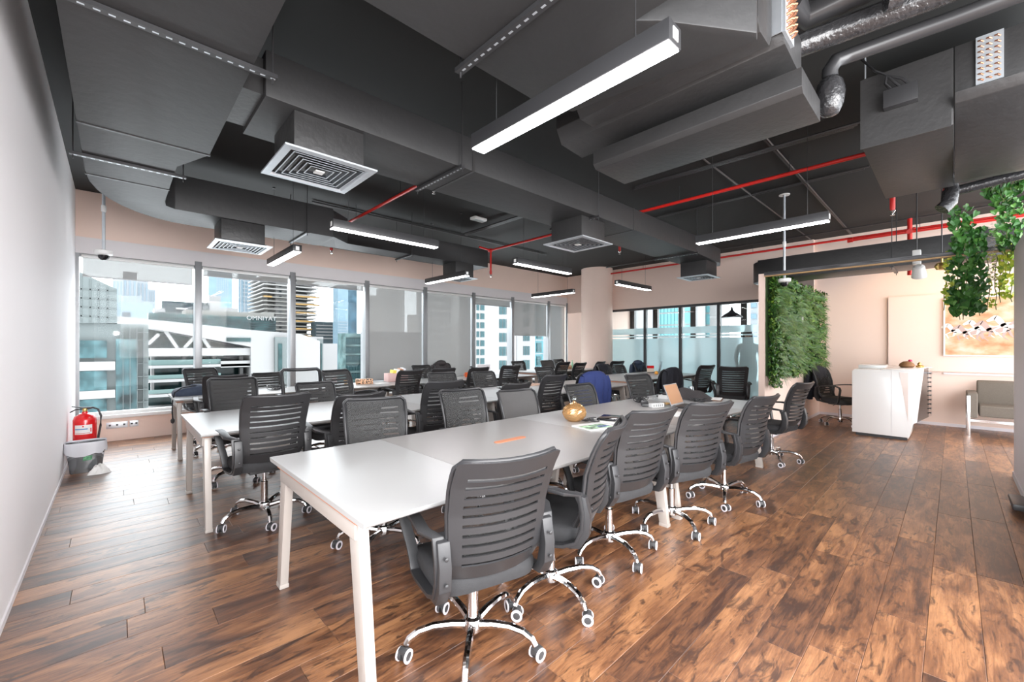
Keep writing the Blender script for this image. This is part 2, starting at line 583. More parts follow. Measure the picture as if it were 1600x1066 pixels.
# stub wall that carries the hedge
stub = MB().box(6.89, XF, 1.90, 1.98, 0, 2.45).build('wall_partition', M_pink, kind='structure', smooth=0)
MB().box(6.95, XF - 0.012, 1.888, 1.90, 0, 0.05).build('baseboard_partition', M_lav, kind='structure', smooth=0)
# right wall
MB().box(3.6, 6.91, -0.60, -0.44, 0, 2.42).build('wall_right', M_lav, kind='structure', smooth=0)
MB().box(3.6, 6.92, -0.44, -0.43, 0, 0.06).build('baseboard_right', M_plaster, kind='structure', smooth=0)
# timber header over the opening
hd = thing('trim_7', kind='structure', loc=(6.89, 0.75, 2.40))
m = MB(); m.M = local(hd); m.box(6.86, 6.93, -0.60, 1.90, 2.415, 2.46).build('board', M_wood_grey, hd, bevel=0.004)
m = MB(); m.M = local(hd); m.box(6.87, 6.93, -0.60, 1.90, 2.40, 2.414).build('timber_edge', M_timber, hd)
# meeting room outer glazing
MB().box(14.2, 14.4, 1.9, 8.46, 2.75, ZC).build('wall_meeting_upper', M_pink, kind='structure', smooth=0)
MB().box(14.2, 14.4, 1.9, 8.46, 0, 0.3).build('wall_meeting_lower', M_pink, kind='structure', smooth=0)
MB().box(XF + 0.12, 14.4, 1.9, 1.98, 0, ZC).build('wall_meeting_side', M_pink, kind='structure', smooth=0)
wm = thing('window_10', kind='structure', loc=(14.3, 5.2, 0.3))
for y in (2.9, 4.5, 6.08, 7.45, 8.38):
    m = MB(); m.M = local(wm); m.box(14.22, 14.36, y - 0.09, y + 0.09, 0.3, 2.75).build('mullion', M_blackmetal, wm)
m = MB(); m.M = local(wm); m.box(14.29, 14.30, 1.98, 8.4, 0.3, 2.75).build('pane', M_pane, wm)

# ---- windows on the back wall
mull = [-0.405, 0.98, 2.39, 3.82, 5.22, 6.645, 8.02, 9.53, 10.41]
blinds = [0.27, 0.10, 0.10, 1.98, 2.4, 0.17, 0.95, 2.4]
blind_labels = [
    'grey roller blind lowered a hand width in the leftmost window by the white wall',
    'grey roller blind rolled up, in the second window from the left wall',
    'grey roller blind rolled up, in the third window from the left wall',
    'grey see-through roller blind lowered almost to the sill, left of the two long blinds',
    'grey see-through roller blind fully lowered, right of the two adjacent long blinds',
    'grey roller blind lowered a few centimetres before the white apartment tower',
    'grey roller blind lowered about halfway, second window from the column',
    'grey roller blind fully lowered in the narrow window beside the column']
for i in range(8):
    xa, xb = mull[i], mull[i + 1]
    w = thing('window_%d' % (i + 1), kind='structure', loc=((xa + xb) / 2, YW, 0.385))
    L = local(w)
    if i == 0:
        m = MB(); m.M = L; m.box(xa, xa + 0.035, YW - 0.02, YW + 0.14, 0.385, 2.70).build('mullion', M_alu, w)
    wd = 0.045
    m = MB(); m.M = L
    m.box(xb - wd, xb + wd - (0.045 if i == 7 else 0), YW - 0.05, YW + 0.16, 0.385, 2.76).build('mullion', M_alu, w, bevel=0.003)
    m = MB(); m.M = L; m.box(xa + 0.035, xb - 0.045, YW + 0.02, YW + 0.12, 0.385, 0.43).build('sill_rail', M_whiteplast, w)
    m = MB(); m.M = L; m.box(xa + 0.035, xb - 0.045, YW + 0.02, YW + 0.12, 2.66, 2.70).build('head_rail', M_alu, w)
    m = MB(); m.M = L; m.box(xa + 0.04, xb - 0.05, YW + 0.10, YW + 0.106, 0.43, 2.66).build('pane', M_pane, w)
    # roller blind
    bt = thing('roller_blind', blind_labels[i], 'blind', ((xa + xb) / 2, YW + 0.05, 2.6), group='roller blinds on the window wall')
    L = local(bt)
    Lh = (xb - xa) / 2 - 0.06
    cx = (xa + xb) / 2
    m = MB(); m.M = L
    m.tube([(cx - Lh, YW - 0.0, 2.665), (cx + Lh, YW - 0.0, 2.665)], 0.027, 10, up=(0, 0, 1)).build('roller', M_whiteplast, bt)
    zb = 2.66 - blinds[i]
    if zb < 0.45: zb = 0.45
    m = MB(); m.M = L
    m.add([(cx - Lh + 0.01, YW + 0.013, zb), (cx + Lh - 0.01, YW + 0.013, zb), (cx + Lh - 0.01, YW + 0.013, 2.655), (cx - Lh + 0.01, YW + 0.013, 2.655)], [(0, 1, 2, 3)]).build('screen', M_blind, bt, smooth=0)
    m = MB(); m.M = L
    m.box(cx - Lh + 0.01, cx + Lh - 0.01, YW + 0.008, YW + 0.020, zb - 0.018, zb).build('bottom_bar', M_alu, bt)

# ---- glass partition to the meeting room
gp = thing('window_9', kind='structure', loc=(XR, 4.5, 0))
L = local(gp)
fy = [6.95, 5.76, 4.78, 3.85, 2.86, 1.98]
m = MB(); m.M = L; m.box(XR, XR + 0.08, 1.98, 6.99, 2.38, 2.44).build('head_rail', M_blackmetal, gp)
m = MB(); m.M = L; m.box(XR, XR + 0.08, 1.98, 6.99, 0.0, 0.10).build('bottom_rail', M_blackmetal, gp)
for y in fy:
    m = MB(); m.M = L; m.box(XR - 0.005, XR + 0.085, y - 0.035, y + 0.035, 0.1, 2.38).build('post', M_blackmetal, gp)
for a, b in zip(fy[:-1], fy[1:]):
    m = MB(); m.M = L; m.box(XR + 0.040, XR + 0.044, b + 0.036, a - 0.036, 0.1, 2.38).build('pane', M_pane, gp)
    for z0, z1 in ((0.102, 1.60), (1.64, 1.675), (1.715, 1.88)):
        m = MB(); m.M = L; m.add([(XR + 0.036, b + 0.036, z0), (XR + 0.036, a - 0.036, z0), (XR + 0.036, a - 0.036, z1), (XR + 0.036, b + 0.036, z1)], [(0, 1, 2, 3)]).build('frosted_film', M_frost, gp)

# ============================================================ CHAIRS
ZB0, ZB1 = 0.475, 0.985


def backy(z):
    t = (z - ZB0) / (ZB1 - ZB0)
    pts = [(0, -0.205), (0.15, -0.245), (0.35, -0.262), (0.55, -0.275), (0.78, -0.315), (1.0, -0.375)]
    for (a, ya), (b, yb) in zip(pts[:-1], pts[1:]):
        if t <= b + 1e-6:
            k = (t - a) / (b - a)
            return ya + (yb - ya) * k
    return -0.375


def backw(z):
    t = (z - ZB0) / (ZB1 - ZB0)
    return 0.205 + 0.022 * min(1, t * 1.3) - (0.02 if t < 0.08 else 0)


def backpt(u, z, off=0.0):
    w = backw(z)
    y = backy(z) - 0.045 * (1 - u * u) + 0.01 + off
    zz = z - 0.012 * (1 - abs(u) ** 2) * (1 if z > 0.9 else 0.3)
    if z > ZB1 - 0.03 and abs(u) > 0.9:
        zz -= 0.010 * (abs(u) - 0.9) * 10
    return (u * w, y, zz)


def zs_rows():
    rows = [ZB0]
    slots = []
    z = ZB0 + 0.066
    for k in range(10):
        rows.append(z); rows.append(z + 0.0135)
        slots.append(len(rows) - 2)
        z += 0.0405
    rows.append(ZB1 - 0.018); rows.append(ZB1)
    return rows, slots


def make_chair(kind='slotted'):
    t = thing('office_chair')
    rows, slots = zs_rows()
    us = [-1, -0.93, -0.77, -0.5, -0.25, 0, 0.25, 0.5, 0.77, 0.93, 1]
    m = MB()
    if kind == 'slotted':
        m.grid(lambda a, b: backpt(us[round(a * 10)], rows[round(b * (len(rows) - 1))]), 10, len(rows) - 1,
               skip=lambda i, j: j in slots and 2 <= i <= 7)
        m.build('backrest', M_plastic, t, solid=0.007, smooth=50)
        f = MB(); f.grid(lambda a, b: backpt(-0.90 + 1.8 * a, ZB0 + 0.03 + (ZB1 - ZB0 - 0.05) * b, 0.020), 8, 10)
        f.build('mesh_panel', M_mesh, t, smooth=60)
    elif kind == 'plain':
        m.grid(lambda a, b: backpt(-1 + 2 * a, ZB0 + (ZB1 - ZB0) * b), 10, 14)
        m.build('backrest', M_meshfab, t, solid=0.014, smooth=50)
    else:
        m.grid(lambda a, b: backpt(-0.9 + 1.8 * a, ZB0 + 0.05 + (ZB1 - ZB0 - 0.07) * b, 0.0), 8, 10)
        m.build('mesh_panel', M_mesh2, t, smooth=60)
    # rim frame around the back
    n = 14
    path = [backpt(-1, ZB0 + (ZB1 - 0.02 - ZB0) * k / n, 0.012) for k in range(n + 1)]
    path += [backpt(-1 + 2 * (k + 0.5) / 8, ZB1, 0.012) for k in range(8)]
    path += [backpt(1, ZB0 + (ZB1 - 0.02 - ZB0) * (n - k) / n, 0.012) for k in range(n + 1)]
    rr = 0.011 if kind != 'open' else 0.022
    m = MB().tube(path, rr, 6, up=(0, 1, 0.15)); m.build('frame', M_plastic, t, smooth=60)
    # seat
    prof = []
    m = MB()

    def seat(a, b):
        th = 2 * PI * a
        c_, s_ = math.cos(th), math.sin(th)
        ex = 0.38
        X = 0.235 * math.copysign(abs(c_) ** ex, c_); Yy = 0.225 * math.copysign(abs(s_) ** ex, s_)
        lv = [(0.80, 0.385), (0.97, 0.392), (1.0, 0.415), (1.0, 0.440), (0.965, 0.462), (0.86, 0.472), (0.4, 0.468), (0.0, 0.466)]
        k, z = lv[round(b * 7)]
        z2 = z
        if Yy > 0.12: z2 -= (Yy - 0.12) * 0.28
        return (X * k, Yy * k - 0.0, z2 + 0.01)
    m.grid(seat, 32, 7)
    m.build('seat', M_fabric, t, smooth=60, merge=1e-4)
    m = MB().box(-0.13, 0.13, -0.12, 0.10, 0.355, 0.398)
    m.tube([(0.10, 0.02, 0.37), (0.24, 0.04, 0.365), (0.285, 0.045, 0.36)], 0.006, 6)
    m.build('tilt_mechanism', M_rubber, t, bevel=0.006)
    # armrests
    for sx in (-1, 1):
        P2 = [(-0.235, 0.665), (-0.17, 0.675), (-0.08, 0.688), (0.02, 0.695), (0.10, 0.690), (0.145, 0.668), (0.155, 0.63),
              (0.14, 0.57), (0.12, 0.50), (0.105, 0.43), (0.085, 0.392), (0.03, 0.385), (-0.06, 0.392), (-0.15, 0.402),
              (-0.215, 0.43), (-0.245, 0.50), (-0.250, 0.58)]
        X0 = 0.243
        pts = []
        for y, z in P2:
            X = X0 + 0.045 * max(0, min(1, (z - 0.45) / 0.2)) * (1 if y > -0.2 else 0.2)
            pts.append((sx * X, y, z))
        sc = [1.0 if z > 0.6 else 0.85 for y, z in P2]
        # the strap is wide sideways, thin in the loop plane
        m = MB()
        sec = [(-0.030, -0.009), (0.030, -0.009), (0.030, 0.009), (-0.030, 0.009)]
        K = len(pts)
        vs = []
        for i, p in enumerate(pts):
            p = Vector(p)
            tn = (Vector(pts[(i + 1) % K]) - Vector(pts[i - 1])).normalized()
            side = Vector((1, 0, 0))
            nr = tn.cross(side).normalized()
            wide = 1.25 if (P2[i][1] < -0.2) else 1.0
            thick = 2.0 if P2[i][1] < -0.2 else 1.0
            vs += [p + side * a * wide * 0.8 + nr * b * thick for a, b in sec]
        fs = []
        for i in range(K):
            j = (i + 1) % K
            for q in range(4):
                r_ = (q + 1) % 4
                fs.append((i * 4 + q, i * 4 + r_, j * 4 + r_, j * 4 + q))
        m.add(vs, fs)
        # side plate with the curved outline that grips the back shell
        m.prism([(-0.20, 0.67), (-0.262, 0.655), (-0.285, 0.56), (-0.278, 0.47), (-0.235, 0.405), (-0.17, 0.398),
                 (-0.215, 0.45), (-0.235, 0.53), (-0.225, 0.62)], 'x', sx * 0.212, sx * 0.262)
        a_ = m.build('armrest', M_plastic, t, bevel=0.004, smooth=50)
        for z in (0.60, 0.50):
            b_ = MB()
            b_.lathe([(0.008, 0), (0.008, 0.004), (0.004, 0.006)], (sx * 0.236, -0.288, z), 8, Matrix.Rotation(R(90), 4, 'X'))
            bo = b_.build('bolt', M_blackmetal, a_)
            bo.location = Vector(bo.location) - Vector(a_.location)
    # column
    MB().lathe([(0.026, 0.10), (0.026, 0.27), (0.027, 0.275), (0.014, 0.277), (0.014, 0.37)], (0, 0, 0), 14).build('gas_column', M_chrome, t)
    MB().lathe([(0.03, 0.072), (0.042, 0.078), (0.046, 0.105), (0.040, 0.132), (0.028, 0.142)], (0, 0, 0), 18).build('hub', M_chrome, t)
    for k in range(5):
        a = 2 * PI * k / 5 + R(90 + 6)
        c_, s_ = math.cos(a), math.sin(a)
        pr = [(0.03, 0.105), (0.10, 0.120), (0.18, 0.126), (0.245, 0.116), (0.285, 0.092), (0.300, 0.066)]
        MB().tube([(r * c_, r * s_, z) for r, z in pr], 0.0165, 8, scale=[1.15, 1.1, 1, 0.95, 0.9, 0.8]).build('base_leg', M_chrome, t)
        ca_ = a + random.Random(k).uniform(0.6, 2.4)
        cc, ss = math.cos(ca_), math.sin(ca_)
        cx, cy = 0.300 * c_ + 0.012 * cc, 0.300 * s_ + 0.012 * ss
        Mx = Matrix.Translation((cx, cy, 0.029)) @ Matrix.Rotation(ca_, 4, 'Z') @ Matrix.Rotation(R(90), 4, 'X')
        m = MB(); m.M = Mx
        m.lathe([(0.020, -0.024), (0.024, -0.022), (0.024, -0.006), (0.012, -0.005), (0.012, 0.005), (0.024, 0.006), (0.024, 0.022), (0.020, 0.024)], n=16)
        m.M = Matrix.Translation((cx, cy, 0.0)) @ Matrix.Rotation(ca_, 4, 'Z')
        m.prism([(-0.026, 0.03), (-0.022, 0.052), (0, 0.062), (0.018, 0.056), (0.02, 0.04)], 'y', -0.019, 0.019)
        cs = m.build('caster', M_rubber, t, bevel=0.002)
        for sy in (-1, 1):
            w = MB(); w.M = Mx
            w.lathe([(0.019, sy * 0.020), (0.029, sy * 0.020), (0.029, sy * 0.0255), (0.0185, sy * 0.0255), (0.019, sy * 0.020)], n=18)
            wo = w.build('wheel_ring', M_wheel, cs)
            wo.location = Vector(wo.location) - Vector(cs.location)
    return t


N1 = 'front desk row'
CHAIRS = [
 (1, 1.20, 1.53, -14, -.02, 's', 'black slotted-back office chair nearest the camera, back turned, at the front desk corner'),
 (2, 1.77, 1.555, 23, 0, 's', 'black office chair turned side-on, second from the camera along the front desk'),
 (3, 2.42, 1.60, -9, .02, 's', 'black slotted-back office chair behind the side-on one, thin black cable beside its arm'),
 (4, 3.15, 1.515, -18, .005, 's', 'black office chair, fourth from the camera on the near side of the front desk'),
 (5, 4.0, 1.43, -10, -.01, 's', 'black office chair, fifth from the camera along the near side of the front desk'),
 (6, 5.78, 1.52, -11, -.01, 's', 'black office chair standing apart past the far desk end, by the green wall'),
 (9, 1.36, 2.74, 164, .0, 's', 'grey mesh chair front facing the camera across the left end of the front desk'),
 (11, 2.27, 2.78, 172, .005, 's', 'grey mesh chair front facing the camera behind the orange cable slot'),
 (13, 2.87, 2.66, 173, -.035, 'p', 'plain grey chair back without slots, left of the gold bowl'),
 (15, 3.82, 2.60, 175, -.03, 's', 'grey mesh chair front facing the camera just behind the gold bowl'),
 (17, 5.32, 2.78, 163, .0, 's', 'grey mesh chair front facing the camera behind the black charger bundle'),
 (7, 0.87, 3.81, 2, .043, 's', 'black slotted chair, back to camera, at the left end of the middle desk row'),
 (8, 1.49, 3.84, 8, -.001, 's', 'black chair, back to camera, mostly hidden behind the leftmost grey mesh chair front'),
 (10, 2.42, 3.88, 0, .053, 's', 'black slotted chair, back turned, third along the near side of the middle row'),
 (12, 3.32, 3.78, 3, -.015, 's', 'black chair, back to camera, only its top showing above the plain grey chair back'),
 (14, 4.05, 3.83, 2, .04, 's', 'black slotted chair, back to camera, left of the navy jacket in the middle row'),
 (16, 4.92, 3.83, -12, .03, 's', 'office chair under the navy blue jacket'),
 (18, 7.12, 3.78, -8, .0, 's', 'office chair under the long black jacket behind the open laptop'),
 (19, 8.80, 3.77, -16, .023, 's', 'black slotted chair, back turned, just right of the long black jacket'),
 (20, 8.1, 2.78, -64, .05, 's', 'black slotted chair squarely back-on in front of the rightmost glass panel'),
 (21, 0.94, 5.13, 180, .053, 's', 'grey mesh chair front, first along the far side of the middle desk row'),
 (26, 1.80, 5.06, 183, -.037, 's', 'grey mesh chair front, second along the far side of the middle desk row'),
 (25, 1.74, 5.62, 172, .10, 'o', 'tall chair with an empty-looking see-through mesh back against the second and third windows'),
 (27, 2.30, 5.48, 200, .08, 's', 'black slotted chair front right of the see-through mesh chair, beside the water bottle'),
 (32, 3.60, 5.12, 168, -.001, 's', 'grey mesh chair front, third along the far side of the middle desk row'),
 (34, 4.44, 5.07, 176, -.018, 's', 'grey mesh chair front, fourth along the far side of the middle row'),
 (37, 5.97, 5.09, 175, .006, 's', 'grey mesh chair front, fifth along the far side of the middle desk row'),
 (44, 8.57, 5.05, 181, -.03, 's', 'small grey mesh chair front left of the first glass panel post'),
 (47, 8.0, 5.10, 178, -.005, 's', 'office chair under the slumped black jacket, far side of the middle row'),
 (46, 9.5, 5.08, 176, -.001, 's', 'office chair under the dark navy hooded jacket in front of the frosted glass'),
 (22, 1.01, 6.47, -4, .052, 's', 'black chair, back to camera, first along the near side of the window desk row'),
 (28, 3.51, 6.48, 2, .012, 's', 'black slotted chair, back to camera, just right of the pink file box'),
 (31, 4.21, 6.48, -6, .021, 's', 'black chair, back to camera, just below the grey hooded jacket'),
 (33, 4.97, 6.48, 0, .010, 's', 'black slotted chair, back to camera, right of the orange mug'),
 (35, 5.85, 6.49, -8, .02, 's', 'black slotted chair, back to camera, before the halfway-lowered blind window'),
 (38, 7.47, 6.51, 2, .047, 's', 'taller black slotted chair, back to camera, before the column-side window'),
 (39, 8.08, 6.49, 1, .015, 's', 'black slotted chair, back to camera, just right of the taller one by the column'),
 (42, 8.87, 6.48, 8, .024, 's', 'black slotted chair, back to camera, right of the small brown box by the column'),
 (43, 9.45, 6.28, -12, .030, 's', 'last black slotted chair of the window row, against the first frosted panel'),
 (23, 1.05, 7.55, 200, .072, 's', 'black slotted chair with the highest back, near the first window mullion'),
 (24, 1.88, 7.52, 188, -.034, 's', 'black slotted chair front on the window side, behind scattered desk items'),
 (29, 4.80, 7.55, 182, .0, 's', 'small black slotted chair front on the window side below the long blinds'),
 (30, 5.36, 7.55, 187, .024, 's', 'office chair under the grey hooded jacket on the window side'),
 (36, 7.69, 7.55, 179, .022, 's', 'black slotted chair front on the window side at the halfway-lowered blind'),
 (41, 8.85, 7.6, 173, .011, 'p', 'plain grey chair back on the window side at the narrow last window'),
 (40, 9.62, 7.78, 181, .028, 's', 'black slotted chair front on the window side next to the pink column wall'),
 (48, 9.3, 1.38, 160, .005, 's', 'office chair behind the white reception counter, black coat over it'),
]
protos = {'s': make_chair('slotted'), 'p': make_chair('plain'), 'o': make_chair('open')}
kids_index()
used = set()
idx = dict(KIDS)
for (n, x, y, yaw, lift, kd, lab) in CHAIRS:
    pr = protos[kd]
    if kd in used:
        c = copy_tree(pr, None, idx)
    else:
        c = pr; used.add(kd)
    c.location = (x, y, 0); c.rotation_euler = (0, 0, R(yaw))
    c['label'] = lab; c['category'] = 'chair'; c['group'] = 'black office chairs on chrome star bases'
    CH_ = (x, y, yaw, lift)
bpy.context.view_layer.update()
# gas lift: raise everything above the base
LIFTED = ('backrest', 'mesh_panel', 'frame', 'seat', 'tilt_mechanism', 'armrest')
kids_index()
for o in list(bpy.data.objects):
    if o.parent is None and o.name.split('.')[0] == 'office_chair':
        key = min(CHAIRS, key=lambda q: abs(q[1] - o.location.x) + abs(q[2] - o.location.y))
        lift = key[4]
        rnd = random.Random(key[0]).uniform(0, 1.2)
        for ch in KIDS[o.name]:
            b = ch.name.split('.')[0]
            if b in LIFTED:
                ch.location.z += lift
            elif b in ('base_leg', 'caster', 'hub') and key[0] != 1:
                # the star base turns freely under the seat
                Mx = Matrix.Rotation(rnd, 4, 'Z')
                ch.location = Mx @ ch.location
                ch.rotation_euler = (0, 0, rnd)
            elif b == 'gas_column' and lift > 0:
                ch.scale = (1, 1, 1 + lift / 0.27)

# ============================================================ DESKS
def desk(label, x0, x1, y0, y1, ztop, seams, frames, grom=(), ends=(True, True), group='white bench desks'):
    t = thing('bench_desk', label, 'desk', ((x0 + x1) / 2, (y0 + y1) / 2, 0), group=group)
    L = local(t)
    th = 0.024
    xs = [x0] + list(seams) + [x1]
    for i, (a, b) in enumerate(zip(xs[:-1], xs[1:])):
        m = MB(); m.M = L
        grey = (b - a) > 1.0
        # chamfered lower edge on the outside
        a1 = a + 0.0008; b1 = b - 0.0008
        m.prism([(y0, ztop), (y0, ztop - 0.012), (y0 + 0.014, ztop - th), (y1 - 0.014, ztop - th), (y1, ztop - 0.012), (y1, ztop)], 'x', a1, b1)
        p_ = m.build('desktop_panel', M_deskg if grey else M_deskw, t, bevel=0.0015, seg=1)
        if grey: p_['label'] = 'pale greige desktop panel'
    for gx in grom:
        m = MB(); m.M = L
        yc = (y0 + y1) / 2
        pts = []
        for k in range(9): a = PI / 2 + PI * k / 8; pts.append((gx - 0.115 + 0.026 * math.cos(a), yc + 0.026 * math.sin(a)))
        for k in range(9): a = -PI / 2 + PI * k / 8; pts.append((gx + 0.115 + 0.026 * math.cos(a), yc + 0.026 * math.sin(a)))
        m.prism(pts, 'z', ztop + 0.0005, ztop + 0.004)
        g = m.build('cable_slot', M_orange, t); g['label'] = 'orange cable slot insert'
    # longitudinal beams
    for yb in (y0 + 0.34, y1 - 0.34):
        m = MB(); m.M = L; m.box(x0 + 0.08, x1 - 0.08, yb - 0.02, yb + 0.02, ztop - 0.085, ztop - 0.035).build('beam', M_leg, t)
    m = MB(); m.M = L; m.box(x0 + 0.15, x1 - 0.15, (y0 + y1) / 2 - 0.12, (y0 + y1) / 2 + 0.12, ztop - 0.14, ztop - 0.10).build('cable_tray', M_blackmetal, t)
    for fx in frames:
        yt0, yt1 = y0 + 0.13, y1 - 0.13      # top of the legs
        yf0, yf1 = y0 + 0.035, y1 - 0.035     # feet
        zt = ztop - th - 0.018
        m = MB(); m.M = L; m.box(fx - 0.034, fx + 0.034, yt0 - 0.03, yt1 + 0.03, zt, ztop - th - 0.0005).build('spacer', M_orange, t)
        m = MB(); m.M = L; m.box(fx - 0.030, fx + 0.030, yt0, yt1, zt - 0.07, zt - 0.0005).build('crossbar', M_leg, t, bevel=0.006)
        for (yt, yf, sg) in ((yt0, yf0, 1), (yt1, yf1, -1)):
            m = MB(); m.M = L
            w = 0.07
            m.prism([(yf, 0.022), (yf + sg * w, 0.022), (yt + sg * 0.085, zt - 0.001), (yt - sg * 0.012, zt - 0.001)], 'x', fx - 0.022, fx + 0.022)
            m.build('leg', M_leg, t, bevel=0.007)
            m = MB(); m.M = L
            m.box(fx - 0.024, fx + 0.024, min(yf, yf + sg * w) - 0.001, max(yf, yf + sg * w) + 0.001, 0.0, 0.024).build('foot', M_leg, t, bevel=0.003)
    return t


desk('long white and greige bench desk nearest the camera, gold bowl standing on it', 0.65, 3.17, 1.46, 2.73, 0.74,
     (1.33, 2.63), (0.70, 3.07), (1.97,))
desk('far part of the front desk, cluttered with chargers, a laptop and a glass', 3.174, 5.45, 1.46, 2.73, 0.74,
     (3.32, 4.66), (3.28, 5.36))
desk('left part of the middle white bench desk row, end legs nearest the window side', 0.45, 3.43, 3.76, 5.04, 0.74,
     (1.13, 2.45, 3.1), (0.505, 3.36))
desk('right part of the middle desk row, ending at the raised orange-edged desk', 3.434, 6.40, 3.76, 5.04, 0.74,
     (4.4, 5.1), (3.50, 6.32))
desk('slightly higher desk with orange edge in front of the frosted glass, papers on it', 6.46, 9.3, 3.76, 5.04, 0.79,
     (7.8,), (6.52, 9.2))
desk('left part of the white desk row by the windows, dark bag on its corner', 0.52, 3.72, 6.43, 7.33, 0.74,
     (1.2, 2.5), (0.575, 3.64))
desk('window-side desk holding the orange mug and bottle', 3.724, 6.90, 6.43, 7.33, 0.74,
     (4.4, 5.7), (3.80, 6.82))
desk('slightly higher orange-edged desk beside the round column', 6.96, 9.45, 6.43, 7.33, 0.79,
     (8.2,), (7.02, 9.36))
# storage pedestal under the front desk
t = thing('pedestal_cabinet', 'cream drawer pedestal standing under the front desk', 'cabinet', (4.05, 2.12, 0))
L = local(t)
m = MB(); m.M = L; m.box(3.87, 4.25, 1.90, 2.35, 0.02, 0.62).build('body', M_leg, t, bevel=0.004)
for k in range(3):
    m = MB(); m.M = L; m.box(3.88, 4.24, 1.888, 1.8995, 0.04 + k * 0.19, 0.215 + k * 0.19).build('drawer', M_leg, t, bevel=0.003)

# ============================================================ CEILING PLANT
def duct_box(name, x0, x1, y0, y1, z0, z1, parent, mt=None, bevel=0.006):
    m = MB(); m.M = local(parent); m.box(x0, x1, y0, y1, z0, z1)
    return m.build(name, mt or M_duct, parent, bevel=bevel)


def unistrut(name_parent, p0, p1, w=0.04, rods=True, slots=True):
    """slotted hanger channel below a duct with two rods"""
    t = name_parent
    L = local(t)
    p0 = Vector(p0); p1 = Vector(p1)
    d = (p1 - p0); ln = d.length; d.normalize()
    m = MB(); m.M = L
    sec = [(-w / 2, -0.0), (w / 2, -0.0), (w / 2, 0.022), (-w / 2, 0.022)]
    m.sweep([p0, p1], sec)
    ch = m.build('channel', M_blackmetal, t)
    if slots:
        s = MB(); s.M = L
        side = d.cross(Vector((0, 0, 1)))
        n = int(ln / 0.05)
        for k in range(n):
            c = p0 + d * (0.03 + k * 0.05)
            a = c - d * 0.012 - side * 0.005; b = c + d * 0.012 + side * 0.005
            s.box(min(a.x, b.x), max(a.x, b.x), min(a.y, b.y), max(a.y, b.y), p0.z - 0.0015, p0.z - 0.0005)
        s.build('channel_slots', M_galv, t, smooth=0, kind='stuff')
    if rods:
        for p in (p0 + d * 0.02, p1 - d * 0.02):
            m = MB(); m.M = L
            m.tube([(p.x, p.y, p.z - 0.03), (p.x, p.y, ZC)], 0.005, 6, up=(1, 0, 0)).build('hanger_rod', M_blackmetal, t)
    return ch


# duct A : wide duct along the left wall turning into duct B above the windows
da = thing('air_duct', 'wide black air duct running along the left wall and curving towards the windows', 'duct', (0.2, 3.5, 2.9))
L = local(da)
m = MB(); m.M = L
outline = [(-0.19, 0.2), (-0.19, 5.2)]
for k in range(1, 9):
    a = PI - (PI / 2) * k / 8
    outline.append((0.65 + 0.84 * math.cos(a) - 0.0, 5.2 + 1.40 * math.sin(a)))
outline += [(2.20, 6.60), (2.20, 5.93), (0.48, 5.93), (0.40, 5.86), (0.38, 5.70), (0.38, 4.53), (0.545, 4.08), (0.545, 0.2)]
m.prism(outline, 'z', 2.905, 3.30)
m.build('duct_casing', M_duct, da, bevel=0.006)
for (a, b) in (((-0.24, 2.62, 2.88), (0.66, 2.62, 2.88)), ((-0.26, 4.72, 2.88), (0.46, 4.72, 2.88))):
    unistrut(da, a, b)
for yy in (4.08, 5.25):
    m = MB(); m.M = L; m.box(-0.193, 0.55 if yy < 4.5 else 0.383, yy - 0.012, yy + 0.012, 2.899, 3.30).build('seam_flange', M_duct2, da)
for (a, b) in (((1.85, 5.88, 2.885), (1.85, 6.65, 2.885)),):
    unistrut(da, a, b)
m = MB(); m.M = L
m.prism([(2.20, 5.93), (2.20, 6.60), (2.5, 6.62), (2.5, 6.18)], 'z', 2.91, 3.28)
m.box(2.5, 5.22, 6.18, 6.62, 2.91, 3.24)
m.build('narrow_branch', M_duct, da, bevel=0.005)
unistrut(da, (3.55, 6.12, 2.885), (3.55, 6.68, 2.885))
# duct B : main duct over the middle
db = thing('air_duct', 'long black rectangular air duct crossing the ceiling over the desks', 'duct', (4.4, 3.2, 2.9))
L = local(db)
m = MB(); m.M = L
m.box(0.66, 6.9, 2.86, 3.49, 2.90, 3.18)
m.build('duct_casing', M_duct, db, bevel=0.006)
m = MB(); m.M = L
m.prism([(6.9, 2.86), (8.0, 2.92), (8.25, 3.02), (8.25, 3.45), (6.9, 3.49)], 'z', 2.90, 3.16)
m.build('narrow_branch', M_duct, db, bevel=0.006)
m = MB(); m.M = L; m.box(0.548, 0.66, 2.92, 3.43, 2.93, 3.15).build('collar', M_duct2, db)
for xx in (2.25, 4.9):
    m = MB(); m.M = L; m.box(xx - 0.012, xx + 0.012, 2.855, 3.495, 2.895, 3.185).build('seam_flange', M_duct2, db)
for xx in (2.10, 4.05, 6.75):
    unistrut(db, (xx, 2.80, 2.872), (xx, 3.55, 2.872))


